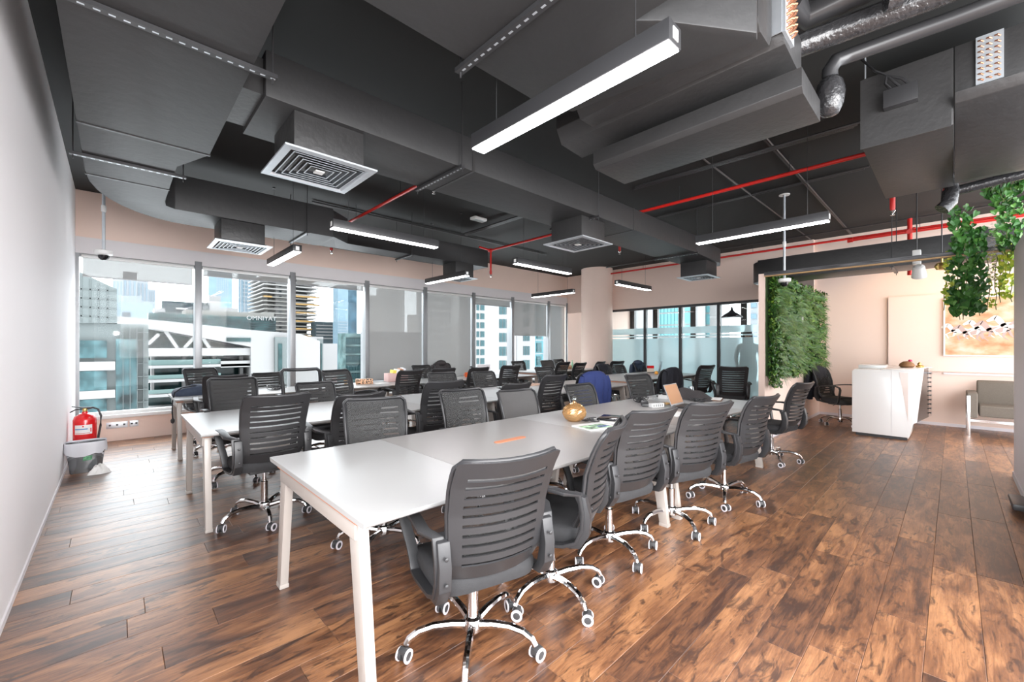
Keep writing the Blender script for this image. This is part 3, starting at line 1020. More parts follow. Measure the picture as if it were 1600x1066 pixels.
def diffuser(cx, cy, z, ztop, label, s=0.60, nz=0.46):
    t = thing('air_diffuser', label, 'air vent', (cx, cy, z), group='square ceiling diffusers under black ducts')
    L = local(t)
    m = MB(); m.M = L; m.box(cx - nz / 2, cx + nz / 2, cy - nz / 2, cy + nz / 2, z + 0.012, ztop - 0.001).build('neck', M_duct2, t, bevel=0.005)
    h = s / 2

    def ring(m, a, b, za, zb, th=0.0):
        vs = [(cx + sx * a, cy + sy * a, za) for sx, sy in ((-1, -1), (1, -1), (1, 1), (-1, 1))]
        vs += [(cx + sx * b, cy + sy * b, zb) for sx, sy in ((-1, -1), (1, -1), (1, 1), (-1, 1))]
        m.add(vs, [(i, (i + 1) % 4, 4 + (i + 1) % 4, 4 + i) for i in range(4)])
    m = MB(); m.M = L
    ring(m, h, h - 0.045, z, z - 0.004); ring(m, h - 0.045, h - 0.055, z - 0.004, z + 0.012); ring(m, h, h, z, z + 0.012)
    m.build('frame', M_galv, t, solid=0.003, smooth=0)
    k = h - 0.07
    while k > 0.05:
        m = MB(); m.M = L
        ring(m, k - 0.002, k - 0.026, z + 0.001, z + 0.027)
        vn = m.build('vane', M_vane, t, solid=0.002, smooth=0)
        m = MB(); m.M = L
        ring(m, k + 0.002, k - 0.004, z - 0.002, z - 0.002)
        e_ = m.build('vane_lip', M_galv, vn, solid=0.002, smooth=0)
        e_.location = Vector(e_.location) - Vector(vn.location)
        k -= 0.038
    m = MB(); m.M = L; m.box(cx - 0.03, cx + 0.03, cy - 0.03, cy + 0.03, z - 0.004, z + 0.004).build('centre_cap', M_whiteplast, t)
    m = MB(); m.M = L; m.box(cx - h + 0.056, cx + h - 0.056, cy - h + 0.056, cy + h - 0.056, z + 0.030, z + 0.034).build('backing', M_black, t)
    return t


diffuser(1.06, 3.13, 2.63, 2.90, 'large square metal diffuser nearest the camera, under the first black duct')
diffuser(1.14, 6.20, 2.63, 2.905, 'square diffuser lit white above the left windows, under the curved duct')
diffuser(4.12, 3.17, 2.63, 2.90, 'square diffuser under the middle of the long crossing duct')
diffuser(7.70, 3.19, 2.63, 2.90, 'square diffuser at the far end of the crossing duct by the glass partition', s=0.56)
diffuser(4.60, 6.30, 2.63, 2.91, 'square diffuser at the right end of the window-side duct', s=0.52, nz=0.40)

# fan coil unit above the camera's right
fc = thing('fan_coil_unit', 'big black fan coil plenum with coil pipes above the nearest lamp', 'air conditioner', (1.6, 0.9, 2.8))
L = local(fc)
m = MB(); m.M = L
m.prism([(0.62, -0.6), (0.62, 1.70), (1.88, 1.70), (2.05, 1.62), (2.21, 0.64), (2.15, 0.625), (1.76, 0.895), (1.68, 0.97), (1.68, -0.6)], 'z', 2.83, 3.45)
m.build('plenum', M_duct, fc, bevel=0.008)
unistrut(fc, (1.30, -0.3, 2.805), (1.30, 1.78, 2.805), w=0.045)
m = MB(); m.M = L
m.prism([(2.22, 2.95), (2.26, 2.90), (2.40, 2.90), (2.44, 2.96), (2.44, 3.45), (2.22, 3.45)], 'y', 0.64, 1.72)
m.build('side_casing', M_duct2, fc, bevel=0.006)
m = MB(); m.M = L
m.prism([(2.46, 3.05), (2.52, 2.95), (2.78, 2.93), (2.86, 2.98), (2.86, 3.14), (2.46, 3.14)], 'y', 0.60, 2.10)
m.build('drain_tray', M_duct2, fc, bevel=0.006)
m = MB(); m.M = L
m.prism([(2.63, 2.76), (2.66, 2.73), (3.07, 2.73), (3.07, 2.86), (2.63, 2.86)], 'y', 0.55, 1.88)
m.build('lower_tray', M_duct2, fc, bevel=0.004)
m = MB(); m.M = L; m.box(2.46, 2.63, 0.585, 0.60, 2.98, 3.45).build('coil_plate', M_galv, fc)
m = MB(); m.M = L; m.box(2.452, 2.458, 0.60, 0.80, 2.98, 3.45).build('coil_side', M_galv, fc)
cb = MB(); cb.M = L
for k in range(12):
    z = 3.0 + k * 0.036
    for xx in (2.50, 2.56):
        cb.tube([(xx - 0.018, 0.585, z), (xx - 0.014, 0.565, z + 0.008), (xx, 0.558, z + 0.012), (xx + 0.014, 0.565, z + 0.008), (xx + 0.018, 0.585, z)], 0.0065, 6)
cb.build('coil_bends', M_copper, fc, kind='stuff')
# insulated pipes
def pipe(label, pts, r, mt=None, name='insulated_pipe', group=None, cat='pipe', bands=()):
    t = thing(name, label, cat, pts[0], group=group)
    m = MB(); m.M = local(t)
    m.tube(pts, r, 14).build('pipe_run', mt or M_tape, t, smooth=60)
    for k in bands:
        a = Vector(pts[0]).lerp(Vector(pts[-1]), k); d = (Vector(pts[-1]) - Vector(pts[0])).normalized()
        m = MB(); m.M = local(t)
        m.tube([a - d * 0.03, a + d * 0.03], r * 1.06, 14).build('tape_band', M_tape, t)
    return t


gpip = 'black insulated chiller pipes'
pipe('thick matt black insulated pipe, uppermost of the bundle at top right', [(2.70, 0.62, 3.30), (2.95, 0.60, 3.32), (3.0, 0.1, 3.35), (3.05, -0.8, 3.38)], 0.072, M_blackmetal, group=gpip)
pipe('thick shiny tape-wrapped pipe in the middle of the top right bundle', [(2.72, 0.70, 3.13), (2.93, 0.66, 3.16), (3.0, 0.40, 3.18), (3.08, 0.04, 3.20), (3.15, -0.7, 3.24)], 0.066, group=gpip, bands=(0.35, 0.6, 0.8))
pipe('black pipe that ends in a downward elbow at top right', [(3.17, 0.52, 3.0), (3.17, 0.52, 3.07), (3.18, 0.49, 3.12), (3.22, 0.42, 3.14), (3.28, 0.0, 3.15), (3.33, -0.7, 3.16)], 0.042, M_blackmetal, group=gpip)
v = thing('wrapped_valve', 'black tape-wrapped valve bulb hanging from the pipe elbow', 'valve', (3.17, 0.52, 2.80))
m = MB(); m.M = local(v)
m.lathe([(0.02, 2.79), (0.045, 2.80), (0.068, 2.85), (0.078, 2.92), (0.066, 2.99), (0.045, 3.02)], (3.17, 0.52, 0), 12).build('wrapping', M_tape, v, smooth=60)

# second fan coil at right
f2 = thing('fan_coil_unit', 'black boxed fan coil unit with control box and cables at upper right', 'air conditioner', (4.9, 0.1, 2.88))
L = local(f2)
m = MB(); m.M = L; m.box(4.10, 5.68, 0.0, 0.475, 2.88, 3.40).build('casing', M_duct2, f2, bevel=0.005)
m = MB(); m.M = L; m.box(4.09, 4.10, 0.01, 0.485, 2.87, 3.39).build('front_panel', M_duct2, f2)
m = MB(); m.M = L; m.box(4.02, 4.088, 0.17, 0.35, 3.10, 3.225).build('control_box', M_blackmetal, f2, bevel=0.002)
for k in range(3):
    m = MB(); m.M = L
    y0 = 0.21 + 0.045 * k
    m.tube([(4.05, y0, 3.22), (4.04, y0 + 0.04, 3.28), (4.05, 0.33, 3.34), (4.08, 0.40, 3.42), (4.10, 0.50, ZC)], 0.009, 6).build('cable', M_blackmetal, f2, smooth=60)
m = MB(); m.M = L
m.prism([(4.02, 3.06), (4.06, 3.0), (4.25, 2.90), (5.3, 2.82), (5.68, 2.90), (5.68, 3.06)], 'y', -0.50, -0.005)
m.build('drain_pan', M_duct2, f2, bevel=0.006)
m = MB(); m.M = L; m.box(4.10, 5.6, -0.46, -0.005, 3.06, 3.40).build('coil_casing', M_duct2, f2, bevel=0.004)
m = MB(); m.M = L; m.box(4.085, 4.099, -0.22, -0.10, 3.09, 3.40).build('coil_plate', M_galv, f2)
cb = MB(); cb.M = L
for k in range(8):
    for q in range(3):
        z = 3.11 + k * 0.036; yy = -0.195 + q * 0.036
        cb.tube([(4.085, yy - 0.01, z), (4.072, yy, z + 0.006), (4.085, yy + 0.012, z + 0.012)], 0.005, 6)
cb.build('coil_bends', M_copper, f2, kind='stuff')
for (x, y) in ((4.12, 0.46), (4.12, -0.44), (5.66, 0.46)):
    m = MB(); m.M = L; m.tube([(x, y, 3.40), (x, y, ZC)], 0.005, 6, up=(1, 0, 0)).build('hanger_rod', M_galv, f2)
pipe('taped black pipe stub bending down left of the hanging vines', [(5.9, 0.02, 3.06), (5.9, 0.02, 2.90), (5.88, 0.03, 2.78), (5.86, 0.08, 2.72)], 0.062, group=gpip)
pipe('straight black pipe running right above the hanging vines', [(5.95, 0.0, 2.90), (5.95, -0.3, 2.93), (5.95, -0.9, 2.97)], 0.045, group=gpip)
pipe('black wrapped pipe pair end above the timber header', [(8.4, 0.35, 2.68), (8.4, 0.1, 2.74), (8.4, -0.9, 2.78)], 0.06, group=gpip)

# curved duct of the reception
dc = thing('air_duct', 'flat black duct with a rounded end above the reception opening', 'duct', (8.3, 1.0, 2.5))
m = MB(); m.M = local(dc)
ol = [(8.0, -0.6), (8.0, 1.75)]
for k in range(1, 9):
    a = PI - PI / 2 * k / 8
    ol.append((8.45 + 0.45 * math.cos(a), 1.75 + 0.75 * math.sin(a)))
ol += [(10.3, 2.50), (10.3, 1.95), (8.75, 1.90), (8.62, 1.7), (8.62, -0.6)]
m.prism(ol, 'z', 2.52, 2.87)
m.build('duct_casing', M_duct2, dc, bevel=0.005)
unistrut(dc, (7.95, 0.6, 2.50), (8.66, 0.6, 2.50), slots=False)
# wall louvre
lv = thing('wall_grille', 'metal louvre grille high on the far wall above the rounded duct', 'air vent', (10.40, 2.45, 2.95))
L = local(lv)
m = MB(); m.M = L; m.box(10.385, 10.42, 2.05, 3.0, 3.08, 3.30).build('frame', M_blackmetal, lv)
for k in range(12):
    m = MB(); m.M = L; m.box(10.372, 10.384, 2.10 + k * 0.07, 2.135 + k * 0.07, 3.10, 3.28).build('louvre', M_galv, lv)

# red sprinkler pipes
def redpipe(label, pts, r=0.022, drops=(), rods=()):
    t = thing('sprinkler_pipe', label, 'pipe', pts[0], group='red fire sprinkler pipes')
    L = local(t)
    m = MB(); m.M = L; m.tube(pts, r, 10).build('pipe_run', M_red, t, smooth=50)
    for (p, q) in drops:
        m = MB(); m.M = L; m.tube([p, q], r * 0.9, 10, up=(1, 0, 0)).build('branch', M_red, t, smooth=50)
        for e in (p,):
            m = MB(); m.M = L; e = Vector(e); dd = (Vector(q) - e).normalized()
            m.tube([e - dd * 0.035, e + dd * 0.035], r * 1.35, 10, up=(1, 0, 0.2)).build('coupling', M_red, t, smooth=50)
    for p in rods:
        m = MB(); m.M = L; m.tube([(p[0], p[1], p[2] - 0.02), (p[0], p[1], ZC)], 0.004, 6, up=(1, 0, 0)).build('hanger_rod', M_blackmetal, t)
    return t


redpipe('red sprinkler pipe running from the fan coil box to above the windows', [(5.65, 0.30, 3.38), (5.65, 6.72, 3.38)],
        drops=[((5.65, 6.60, 3.38), (5.65, 6.60, 2.90)), ((5.65, 6.60, 3.38), (5.35, 6.60, 3.40))],
        rods=[(5.65, 1.3, 3.38), (5.65, 2.6, 3.38), (5.65, 4.4, 3.38)])
redpipe('short red sprinkler pipe above the left lamps, beyond the big diffuser', [(2.72, 3.7, 3.38), (2.72, 7.45, 3.38)],
        drops=[((2.72, 7.42, 3.38), (2.72, 7.42, 3.10))], rods=[(2.72, 5.0, 3.38), (2.72, 6.4, 3.38)])
redpipe('red sprinkler pipe along the far wall above the glass partition', [(10.05, -1.2, 3.42), (10.05, 7.5, 3.42)],
        drops=[((10.05, 7.45, 3.42), (10.05, 7.45, 3.30))],
        rods=[(10.05, 0.4, 3.42), (10.05, 3.0, 3.42), (10.05, 5.6, 3.42)])
redpipe('thick upright red pipe beside the reception spotlight', [(9.0, 0.47, 2.50), (9.0, 0.47, 3.38)], 0.03,
        drops=[((9.0, 0.47, 3.18), (10.0, 0.47, 3.42)), ((9.0, 1.2, 3.18), (9.0, -1.0, 3.18))])


def sprinkler(p, label, up=0.12):
    t = thing('fire_sprinkler', label, 'sprinkler', p, group='ceiling sprinkler heads')
    L = local(t)
    x, y, z = p
    m = MB(); m.M = L; m.lathe([(0.02, z + 0.05), (0.026, z + 0.07), (0.026, z + up)], (x, y, 0), 10).build('socket', M_red, t)
    m = MB(); m.M = L; m.lathe([(0.008, z + 0.01), (0.03, z + 0.045), (0.012, z + 0.05)], (x, y, 0), 10)
    m.lathe([(0.004, z - 0.01), (0.022, z - 0.006), (0.022, z - 0.002), (0.004, z + 0.012)], (x, y, 0), 10).build('deflector', M_chrome, t)
    return t


sprinkler((2.94, 4.55, 3.33), 'sprinkler head next to the slanting red pipe over the middle row', 0.26)
sprinkler((2.72, 7.42, 3.00), 'sprinkler head with red socket above the third window')
sprinkler((5.65, 6.60, 2.83), 'sprinkler head at the bottom of the hanging red drop')
sprinkler((7.17, 4.50, 3.20), 'sprinkler head with red socket right of the middle diffuser', 0.385)
sprinkler((6.58, 0.49, 2.92), 'sprinkler head hanging below the black fan coil box', 0.665)
sprinkler((10.05, 7.45, 3.16), 'sprinkler head in front of the round column')
# drops that carry isolated heads
for (x, y, z0) in ((7.17, 4.50, 3.34), (6.58, 0.49, 3.06)):
    pass
sd = thing('smoke_detector', 'white oblong emergency light on the black ceiling near the middle', 'ceiling light', (4.43, 5.49, 3.50))  # oblong exit light fixture under the ceiling
m = MB(); m.M = local(sd); m.box(4.30, 4.56, 5.42, 5.56, 3.50, 3.545).build('housing', M_whiteplast, sd, bevel=0.012)
m = MB(); m.M = local(sd); m.box(4.34, 4.52, 5.45, 5.53, 3.494, 3.50).build('lens', M_clear, sd)
m = MB(); m.M = local(sd); m.box(4.38, 4.48, 5.46, 5.52, 3.545, 3.589).build('mounting_plate', M_blackmetal, sd)


def conduit(label, pts, r=0.011, n=1, gap=0.03):
    t = thing('cable_conduit', label, 'conduit', pts[0], group='black cable conduits under the ceiling')
    for k in range(n):
        m = MB(); m.M = local(t)
        q = [(p[0] + k * gap, p[1] + (k * gap if n > 1 else 0), p[2]) for p in pts]
        m.tube(q, r, 6).build('conduit_run', M_blackmetal, t)
    return t


conduit('thin black conduit parallel to the windows, left part of ceiling', [(2.14, 6.62, 3.56), (7.4, 6.62, 3.56)], 0.012, 2)
conduit('bundle of black cables crossing to the red pipe in the middle', [(4.75, 6.3, 3.5), (4.75, 3.6, 3.5)], 0.012, 4, 0.028)
conduit('black conduit crossing the right ceiling in front of the camera pole', [(5.1, 0.6, 3.5), (5.0, 2.9, 3.5)], 0.014, 3, 0.03)
conduit('black conduit running towards the far wall on the right', [(3.2, 2.0, 3.56), (10.3, 2.0, 3.56)], 0.011, 1)
conduit('black conduit running towards the far wall, beside the camera pole', [(4.6, 1.35, 3.56), (10.3, 1.35, 3.56)], 0.013, 2, 0.02)
conduit('black conduit across the ceiling left of the pole camera', [(6.6, 0.7, 3.56), (6.6, 2.8, 3.56), (6.6, 5.6, 3.56)], 0.012, 2, 0.05)
conduit('black conduit beyond the crossing duct, right of the middle', [(3.4, 2.3, 3.56), (3.4, 0.0, 3.56)], 0.014, 1)
conduit('black conduit behind the crossing duct toward the column', [(6.2, 3.8, 3.56), (9.8, 3.8, 3.56)], 0.012, 1)
conduit('pair of thin conduits high along the far wall above the red pipe', [(9.7, -1.0, 3.54), (9.7, 6.5, 3.54)], 0.010, 2, 0.04)


# linear pendant lamps
def linlamp(x, y, ang, label, ln=1.2):
    t = thing('linear_pendant_lamp', label, 'lamp', (x, y, 2.53), R(ang), group='black linear pendant lamps')
    h = ln / 2
    MB().box(-h, h, -0.05, 0.05, 0.004, 0.085).build('housing', M_blackmetal, t, bevel=0.002)
    MB().box(-h + 0.006, h - 0.006, -0.042, 0.042, -0.001, 0.0035).build('diffuser', M_light, t)
    for s in (-1, 1):
        MB().box(min(s * h, s * (h + 0.003)), max(s * h, s * (h + 0.003)), -0.02, 0.02, 0.02, 0.065).build('end_cap', M_whiteplast, t)
        MB().tube([(s * h * 0.72, 0, 0.0855), (s * h * 0.72, 0, ZC - 2.53)], 0.0022, 5, up=(1, 0, 0)).build('suspension_wire', M_blackmetal, t)
        MB().lathe([(0.02, ZC - 2.545), (0.02, ZC - 2.5305)], (s * h * 0.72, 0, 0), 8).build('wire_anchor', M_blackmetal, t)
    return t


linlamp(1.55, 1.33, 90, 'big bright linear pendant lamp nearest the camera')
linlamp(2.12, 4.15, 0, 'linear pendant lamp in front of the narrow black duct, left of middle')
linlamp(1.60, 6.06, 90, 'short-looking pendant lamp near the left windows, beside the lit diffuser')
linlamp(4.14, 6.02, 90, 'pendant lamp just in front of the diffuser above the long blinds')
linlamp(4.62, 4.18, 0, 'linear pendant lamp over the middle row before the sprinkler drop')
linlamp(7.10, 6.18, 90, 'pendant lamp above the narrow window next to the column')
linlamp(7.33, 4.28, 0, 'pendant lamp against the pink wall above the glass partition')
linlamp(4.74, 1.38, 90, 'long bright pendant lamp at right, crossing the camera pole')


def dome(x, y, z, label, zt=ZC):
    t = thing('dome_camera', label, 'camera', (x, y, z), group='ceiling dome cameras on poles')
    L = local(t)
    m = MB(); m.M = L; m.tube([(x, y, z + 0.09), (x, y, zt)], 0.016, 10, up=(1, 0, 0)).build('pole', M_galv, t)
    m = MB(); m.M = L; m.lathe([(0.02, z + 0.55), (0.024, z + 0.56), (0.024, z + 0.62), (0.02, z + 0.63)], (x, y, 0), 10).build('pole_joint', M_whiteplast, t)
    m = MB(); m.M = L; m.lathe([(0.07, zt - 0.012), (0.07, zt - 0.001)], (x, y, 0), 16).build('ceiling_plate', M_whiteplast, t)
    m = MB(); m.M = L; m.lathe([(0.055, z + 0.03), (0.082, z + 0.045), (0.085, z + 0.085), (0.05, z + 0.095)], (x, y, 0), 20).build('housing', M_whiteplast, t)
    m = MB(); m.M = L
    m.lathe([(0.0, z - 0.03), (0.03, z - 0.022), (0.048, z), (0.054, z + 0.03)], (x, y, 0), 16).build('lens_dome', M_blackglass, t, smooth=60)
    return t


dome(-0.10, 6.98, 2.44, 'white dome camera on a pole before the leftmost window')
dome(7.05, 1.69, 2.28, 'white dome camera on a pole in front of the green wall')

# reception spotlight
sp = thing('track_spotlight', 'white adjustable spotlight hanging at the timber header', 'lamp', (7.35, 0.32, 2.22))
L = local(sp)
m = MB(); m.M = L; m.tube([(7.35, 0.32, 2.45), (7.35, 0.32, ZC)], 0.006, 6, up=(1, 0, 0)).build('stem', M_blackmetal, sp)
m = MB(); m.M = L; m.box(7.31, 7.39, 0.28, 0.36, 2.42, 2.60).build('bracket', M_whiteplast, sp, bevel=0.01)
m = MB(); m.M = Matrix.Translation(Vector((7.35, 0.30, 2.32)) - sp.location) @ Matrix.Rotation(R(-38), 4, 'Y')
m.lathe([(0.03, 0.10), (0.055, 0.08), (0.075, -0.06), (0.065, -0.065), (0.05, 0.0)], n=18).build('head', M_whiteplast, sp)
m = MB(); m.M = Matrix.Translation(Vector((7.35, 0.30, 2.32)) - sp.location) @ Matrix.Rotation(R(-38), 4, 'Y')
m.lathe([(0.0, -0.03), (0.055, -0.03)], n=18).build('lamp_lens', M_glow, sp)
sp2 = thing('track_spotlight', 'small brass-coloured spotlight housing right of the white one', 'lamp', (7.45, 0.13, 2.3))
m = MB(); m.M = local(sp2); m.tube([(7.45, 0.10, 2.42), (7.45, 0.10, 2.52)], 0.01, 6, up=(1, 0, 0))
m.lathe([(0.0, 2.33), (0.05, 2.34), (0.07, 2.38), (0.05, 2.42), (0.0, 2.43)], (7.45, 0.10, 0), 14).build('housing', M_brass, sp2)
m = MB(); m.M = local(sp2); m.tube([(7.45, 0.10, 2.52), (7.45, 0.10, ZC)], 0.006, 6, up=(1, 0, 0)).build('stem', M_blackmetal, sp2)

# ============================================================ GREEN WALL
gw = thing('green_wall', 'lush artificial green plant wall mounted on the partition', 'plant wall', (8.7, 1.86, 0.75))
L = local(gw)
m = MB(); m.M = L; m.box(6.93, 10.40, 1.875, 1.899, 0.95, 2.43).build('backing_mat', mat('mat_green', (0.02, 0.05, 0.01), 0.9), gw)
rg = random.Random(11)


def zlow(x):
    if x < 7.35: return 0.78
    if x < 7.6: return 0.95
    return 0.93 - 0.10 * math.sin((x - 7.6) * 2.4) * 0.6


leaves = MB(); leaves.M = L
grass = MB(); grass.M = L
nleaf = 9000
for k in range(nleaf):
    x = rg.uniform(6.93, 10.42) if rg.random() < 0.6 else rg.uniform(6.93, 8.4)
    z = rg.uniform(zlow(x) + 0.02, 2.46)
    y = 1.885 - rg.uniform(0.0, 0.10) - (0.03 if rg.random() < 0.2 else 0)
    a = rg.uniform(0, 2 * PI)
    ln = rg.uniform(0.035, 0.075); w = ln * rg.uniform(0.28, 0.5)
    d = Vector((math.cos(a), -rg.uniform(0.2, 0.9), math.sin(a) * 0.9)).normalized()
    s = d.cross(Vector((rg.uniform(-.4, .4), -1, rg.uniform(-.2, .8)))).normalized()
    p = Vector((x, y, z))
    n = s.cross(d) * (w * 0.3)
    leaves.add([p, p + d * ln * 0.5 + s * w, p + d * ln, p + d * ln * 0.5 - s * w, p + d * ln * 0.5 + n],
               [(0, 1, 4), (1, 2, 4), (2, 3, 4), (3, 0, 4)])
for k in range(230):
    cx = rg.uniform(6.98, 10.35); cz = rg.uniform(zlow(cx) + 0.1, 2.38)
    if k % 3 == 0: cx = rg.uniform(6.95, 8.6)
    base = rg.uniform(-0.5, 1.2)
    for q in range(24):
        a = base + rg.uniform(-1.0, 1.0)
        ln = rg.uniform(0.12, 0.22)
        p = Vector((cx + rg.uniform(-.02, .02), 1.80, cz))
        d = Vector((math.cos(a), -rg.uniform(0.35, 0.8), math.sin(a))).normalized()
        w = 0.008
        prev = None
        pts = []
        for u in (0, 0.35, 0.7, 1.0):
            c = p + d * ln * u + Vector((0, 0, -0.09 * u * u))
            pts.append((c, w * (1 - u * 0.85)))
        sd_ = d.cross(Vector((0, -1, 0.2))).normalized()
        vs = []
        for c, ww in pts: vs += [c - sd_ * ww, c + sd_ * ww]
        grass.add(vs, [(0, 1, 3, 2), (2, 3, 5, 4), (4, 5, 7, 6)])
leaves.build('foliage', M_leafd, gw, smooth=0, kind='stuff', keep=True)
grass.build('grass_tufts', M_leaf, gw, smooth=0, kind='stuff', keep=True)
# small tag in the foliage
m = MB(); m.M = L; m.tube([(8.35, 1.745, 1.84), (8.35, 1.735, 1.84)], 0.05, 14).build('tag', M_whiteplast, gw)


# ============================================================ HANGING VINES
leafmesh = {}


def leaf_proto(mt):
    m = MB()
    pts = [(0, 0), (0.022, 0.008), (0.034, -0.012), (0.024, -0.034), (0.0, -0.068), (-0.024, -0.034), (-0.034, -0.012), (-0.022, 0.008)]
    vs = [(x, -0.006 - 0.02 * abs(x) * 8 * 0.3, z) for x, z in pts] + [(0, 0.004, -0.02)]
    m.add(vs, [(i, (i + 1) % 8, 8) for i in range(8)])
    o = m.build('leaf', mt, None, smooth=0, keep=True)
    me = o.data
    bpy.data.objects.remove(o)
    return me


def garland(label, x, y, z0, z1, n, mt, spread=0.08, seed=0, scale=1.0, x2=None):
    rr = random.Random(seed)
    t = thing('hanging_vine', label, 'plant', (x, y, z1), group='ivy garlands over the timber header')
    m = MB(); m.M = local(t)
    for q in range(2):
        pts = [(x + rr.uniform(-.02, .02), y + (q - 0.5) * 0.06 + rr.uniform(-.02, .02), z0 + (z1 - z0) * k / 8) for k in range(9)]
        m.tube(pts, 0.004, 5, up=(1, 0, 0))
    m.build('stem', mat('vine_stem', (0.10, 0.13, 0.04), 0.8), t)
    if mt.name not in leafmesh: leafmesh[mt.name] = leaf_proto(mt)
    for k in range(n):
        o = bpy.data.objects.new('leaf', leafmesh[mt.name])
        COL.objects.link(o)
        o.parent = t
        u = rr.random()
        sp_ = spread * (1.0 if u < 0.75 else 0.75)
        o.location = (rr.gauss(0, spread * 0.35), rr.uniform(-sp_, sp_), (z0 - z1) * (1 - u) * 1.0 + 0.02)
        o.rotation_euler = (rr.uniform(-0.5, 0.7), rr.uniform(-0.7, 0.7), rr.uniform(-1.2, 1.2) - R(90) + R(20))
        s = scale * rr.uniform(0.7, 1.25)
        o.scale = (s, s, s)
    return t


garland('dense dark green ivy garland at left, hanging from pipe to lowest point', 6.82, -0.06, 2.88, 1.68, 260, M_vine, 0.09, 1, 0.95)
garland('green ivy garland right behind the leftmost one, from header down', 6.86, -0.17, 2.62, 1.72, 200, M_vine, 0.07, 2, 0.95)
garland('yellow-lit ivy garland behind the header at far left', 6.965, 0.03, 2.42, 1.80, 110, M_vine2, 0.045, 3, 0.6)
garland('bushy ivy garland at the right, hanging over the lavender wall top', 6.80, -0.40, 2.98, 2.35, 200, M_vine, 0.10, 4, 0.8)
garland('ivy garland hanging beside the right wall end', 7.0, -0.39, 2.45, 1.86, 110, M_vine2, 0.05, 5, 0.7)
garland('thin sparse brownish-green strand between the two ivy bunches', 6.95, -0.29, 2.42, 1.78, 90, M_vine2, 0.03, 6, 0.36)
garland('ivy sprays draped sideways along the pipe at top right', 6.5, -0.36, 3.04, 2.84, 110, M_vine, 0.14, 7, 0.8)
# white flower strand
wf = thing('flower_strand', 'white blossom strand hanging among the ivy', 'plant', (6.78, -0.29, 2.05))
m = MB(); m.M = local(wf)
rr = random.Random(3)
for k in range(260):
    z = rr.uniform(2.08, 2.70); w = 0.035 * (0.5 + (z - 2.05))
    p = Vector((6.76 + rr.uniform(-w, w), -0.29 + rr.uniform(-w, w), z))
    a = rr.uniform(0, 6.28)
    d = Vector((math.cos(a), math.sin(a), rr.uniform(-.5, .3))) * 0.022
    s = Vector((-math.sin(a), math.cos(a), 0)) * 0.010
    m.add([p, p + d * .5 + s, p + d, p + d * .5 - s], [(0, 1, 2), (0, 2, 3)])
m.build('blossoms', M_flower, wf, smooth=0, kind='stuff', keep=True)

# ============================================================ RECEPTION
rc = thing('reception_counter', 'faceted glossy white reception counter with black sparkling side', 'counter', (9.0, 0.7, 0))
L = local(rc)
m = MB(); m.M = L
# front slab (towards the office)
m.prism([(1.10, 0.045), (0.45, 0.045), (0.40, 0.30), (0.40, 1.0), (0.42, 1.03), (1.07, 1.03), (1.10, 1.0)], 'x', 8.42, 8.95)
m.build('front_block', M_counter, rc, bevel=0.006)
m = MB(); m.M = L; m.box(8.46, 9.9, 0.47, 1.06, 0.0, 0.045).build('plinth', M_blackmetal, rc)
def SY(x): return 0.445 - 0.1216 * (x - 8.42)


def side_quad(name, b0, b1, t0, t1, mt, th=0.03, z0=0.22, z1=1.028):
    q = [(b0, z0), (b1, z0), (t1, z1), (t0, z1)]
    m = MB(); m.M = L
    m.add([(x, SY(x), z) for x, z in q] + [(x, SY(x) + th, z) for x, z in q],
          [(0, 1, 2, 3), (7, 6, 5, 4), (0, 4, 5, 1), (1, 5, 6, 2), (2, 6, 7, 3), (3, 7, 4, 0)])
    return m.build(name, mt, rc, smooth=0)


side_quad('white_facet', 8.44, 8.91, 8.44, 9.41, M_counter)
side_quad('black_panel', 8.914, 9.75, 9.414, 9.75, M_blackglass)
side_quad('chrome_strip', 9.754, 10.02, 9.754, 10.02, M_chrome)
for k in range(10):
    z = 0.27 + k * 0.073
    m = MB(); m.M = L
    m.box(9.80, 9.96, SY(9.96) - 0.004, SY(9.96) + 0.006, z, z + 0.016).build('strip_inset', M_blackmetal, rc)
m = MB(); m.M = L; m.box(8.951, 10.0, 0.475, 0.74, 0.22, 1.028).build('carcass', M_counter, rc)
m = MB(); m.M = L; m.box(8.50, 9.4, 0.455, 0.47, 0.02, 0.215).build('base_panel', M_counterp, rc)
m = MB(); m.M = L; m.box(8.951, 9.9, 0.50, 0.74, 0.045, 0.218).build('base_block', M_counterp, rc, bevel=0.003)
m = MB(); m.M = L; m.prism([(8.42, 0.44), (10.02, 0.245), (10.02, 0.76), (8.42, 0.76)], 'z', 1.0305, 1.045).build('counter_top', M_counter, rc, bevel=0.004)
m = MB(); m.M = L; m.box(8.98, 9.5, 0.761, 1.09, 0.98, 1.08).build('screen_ledge', M_counter, rc, bevel=0.006)
# facets on the front slab
yb0 = onX(1405, 580, 8.42)[0]; yb1 = onX(1419, 580, 8.42)[0]; ys = onX(1393, 580, 8.42)[0]
m = MB(); m.M = L; m.prism([(yb0, 1.0), (yb1, 1.0), (yb1, 0.28)], 'x', 8.4175, 8.4195).build('blush_facet', M_counterp, rc, smooth=0)
m = MB(); m.M = L; m.box(8.4180, 8.4195, ys - 0.002, ys + 0.002, 0.06, 1.02).build('front_seam', M_plaster, rc, smooth=0)
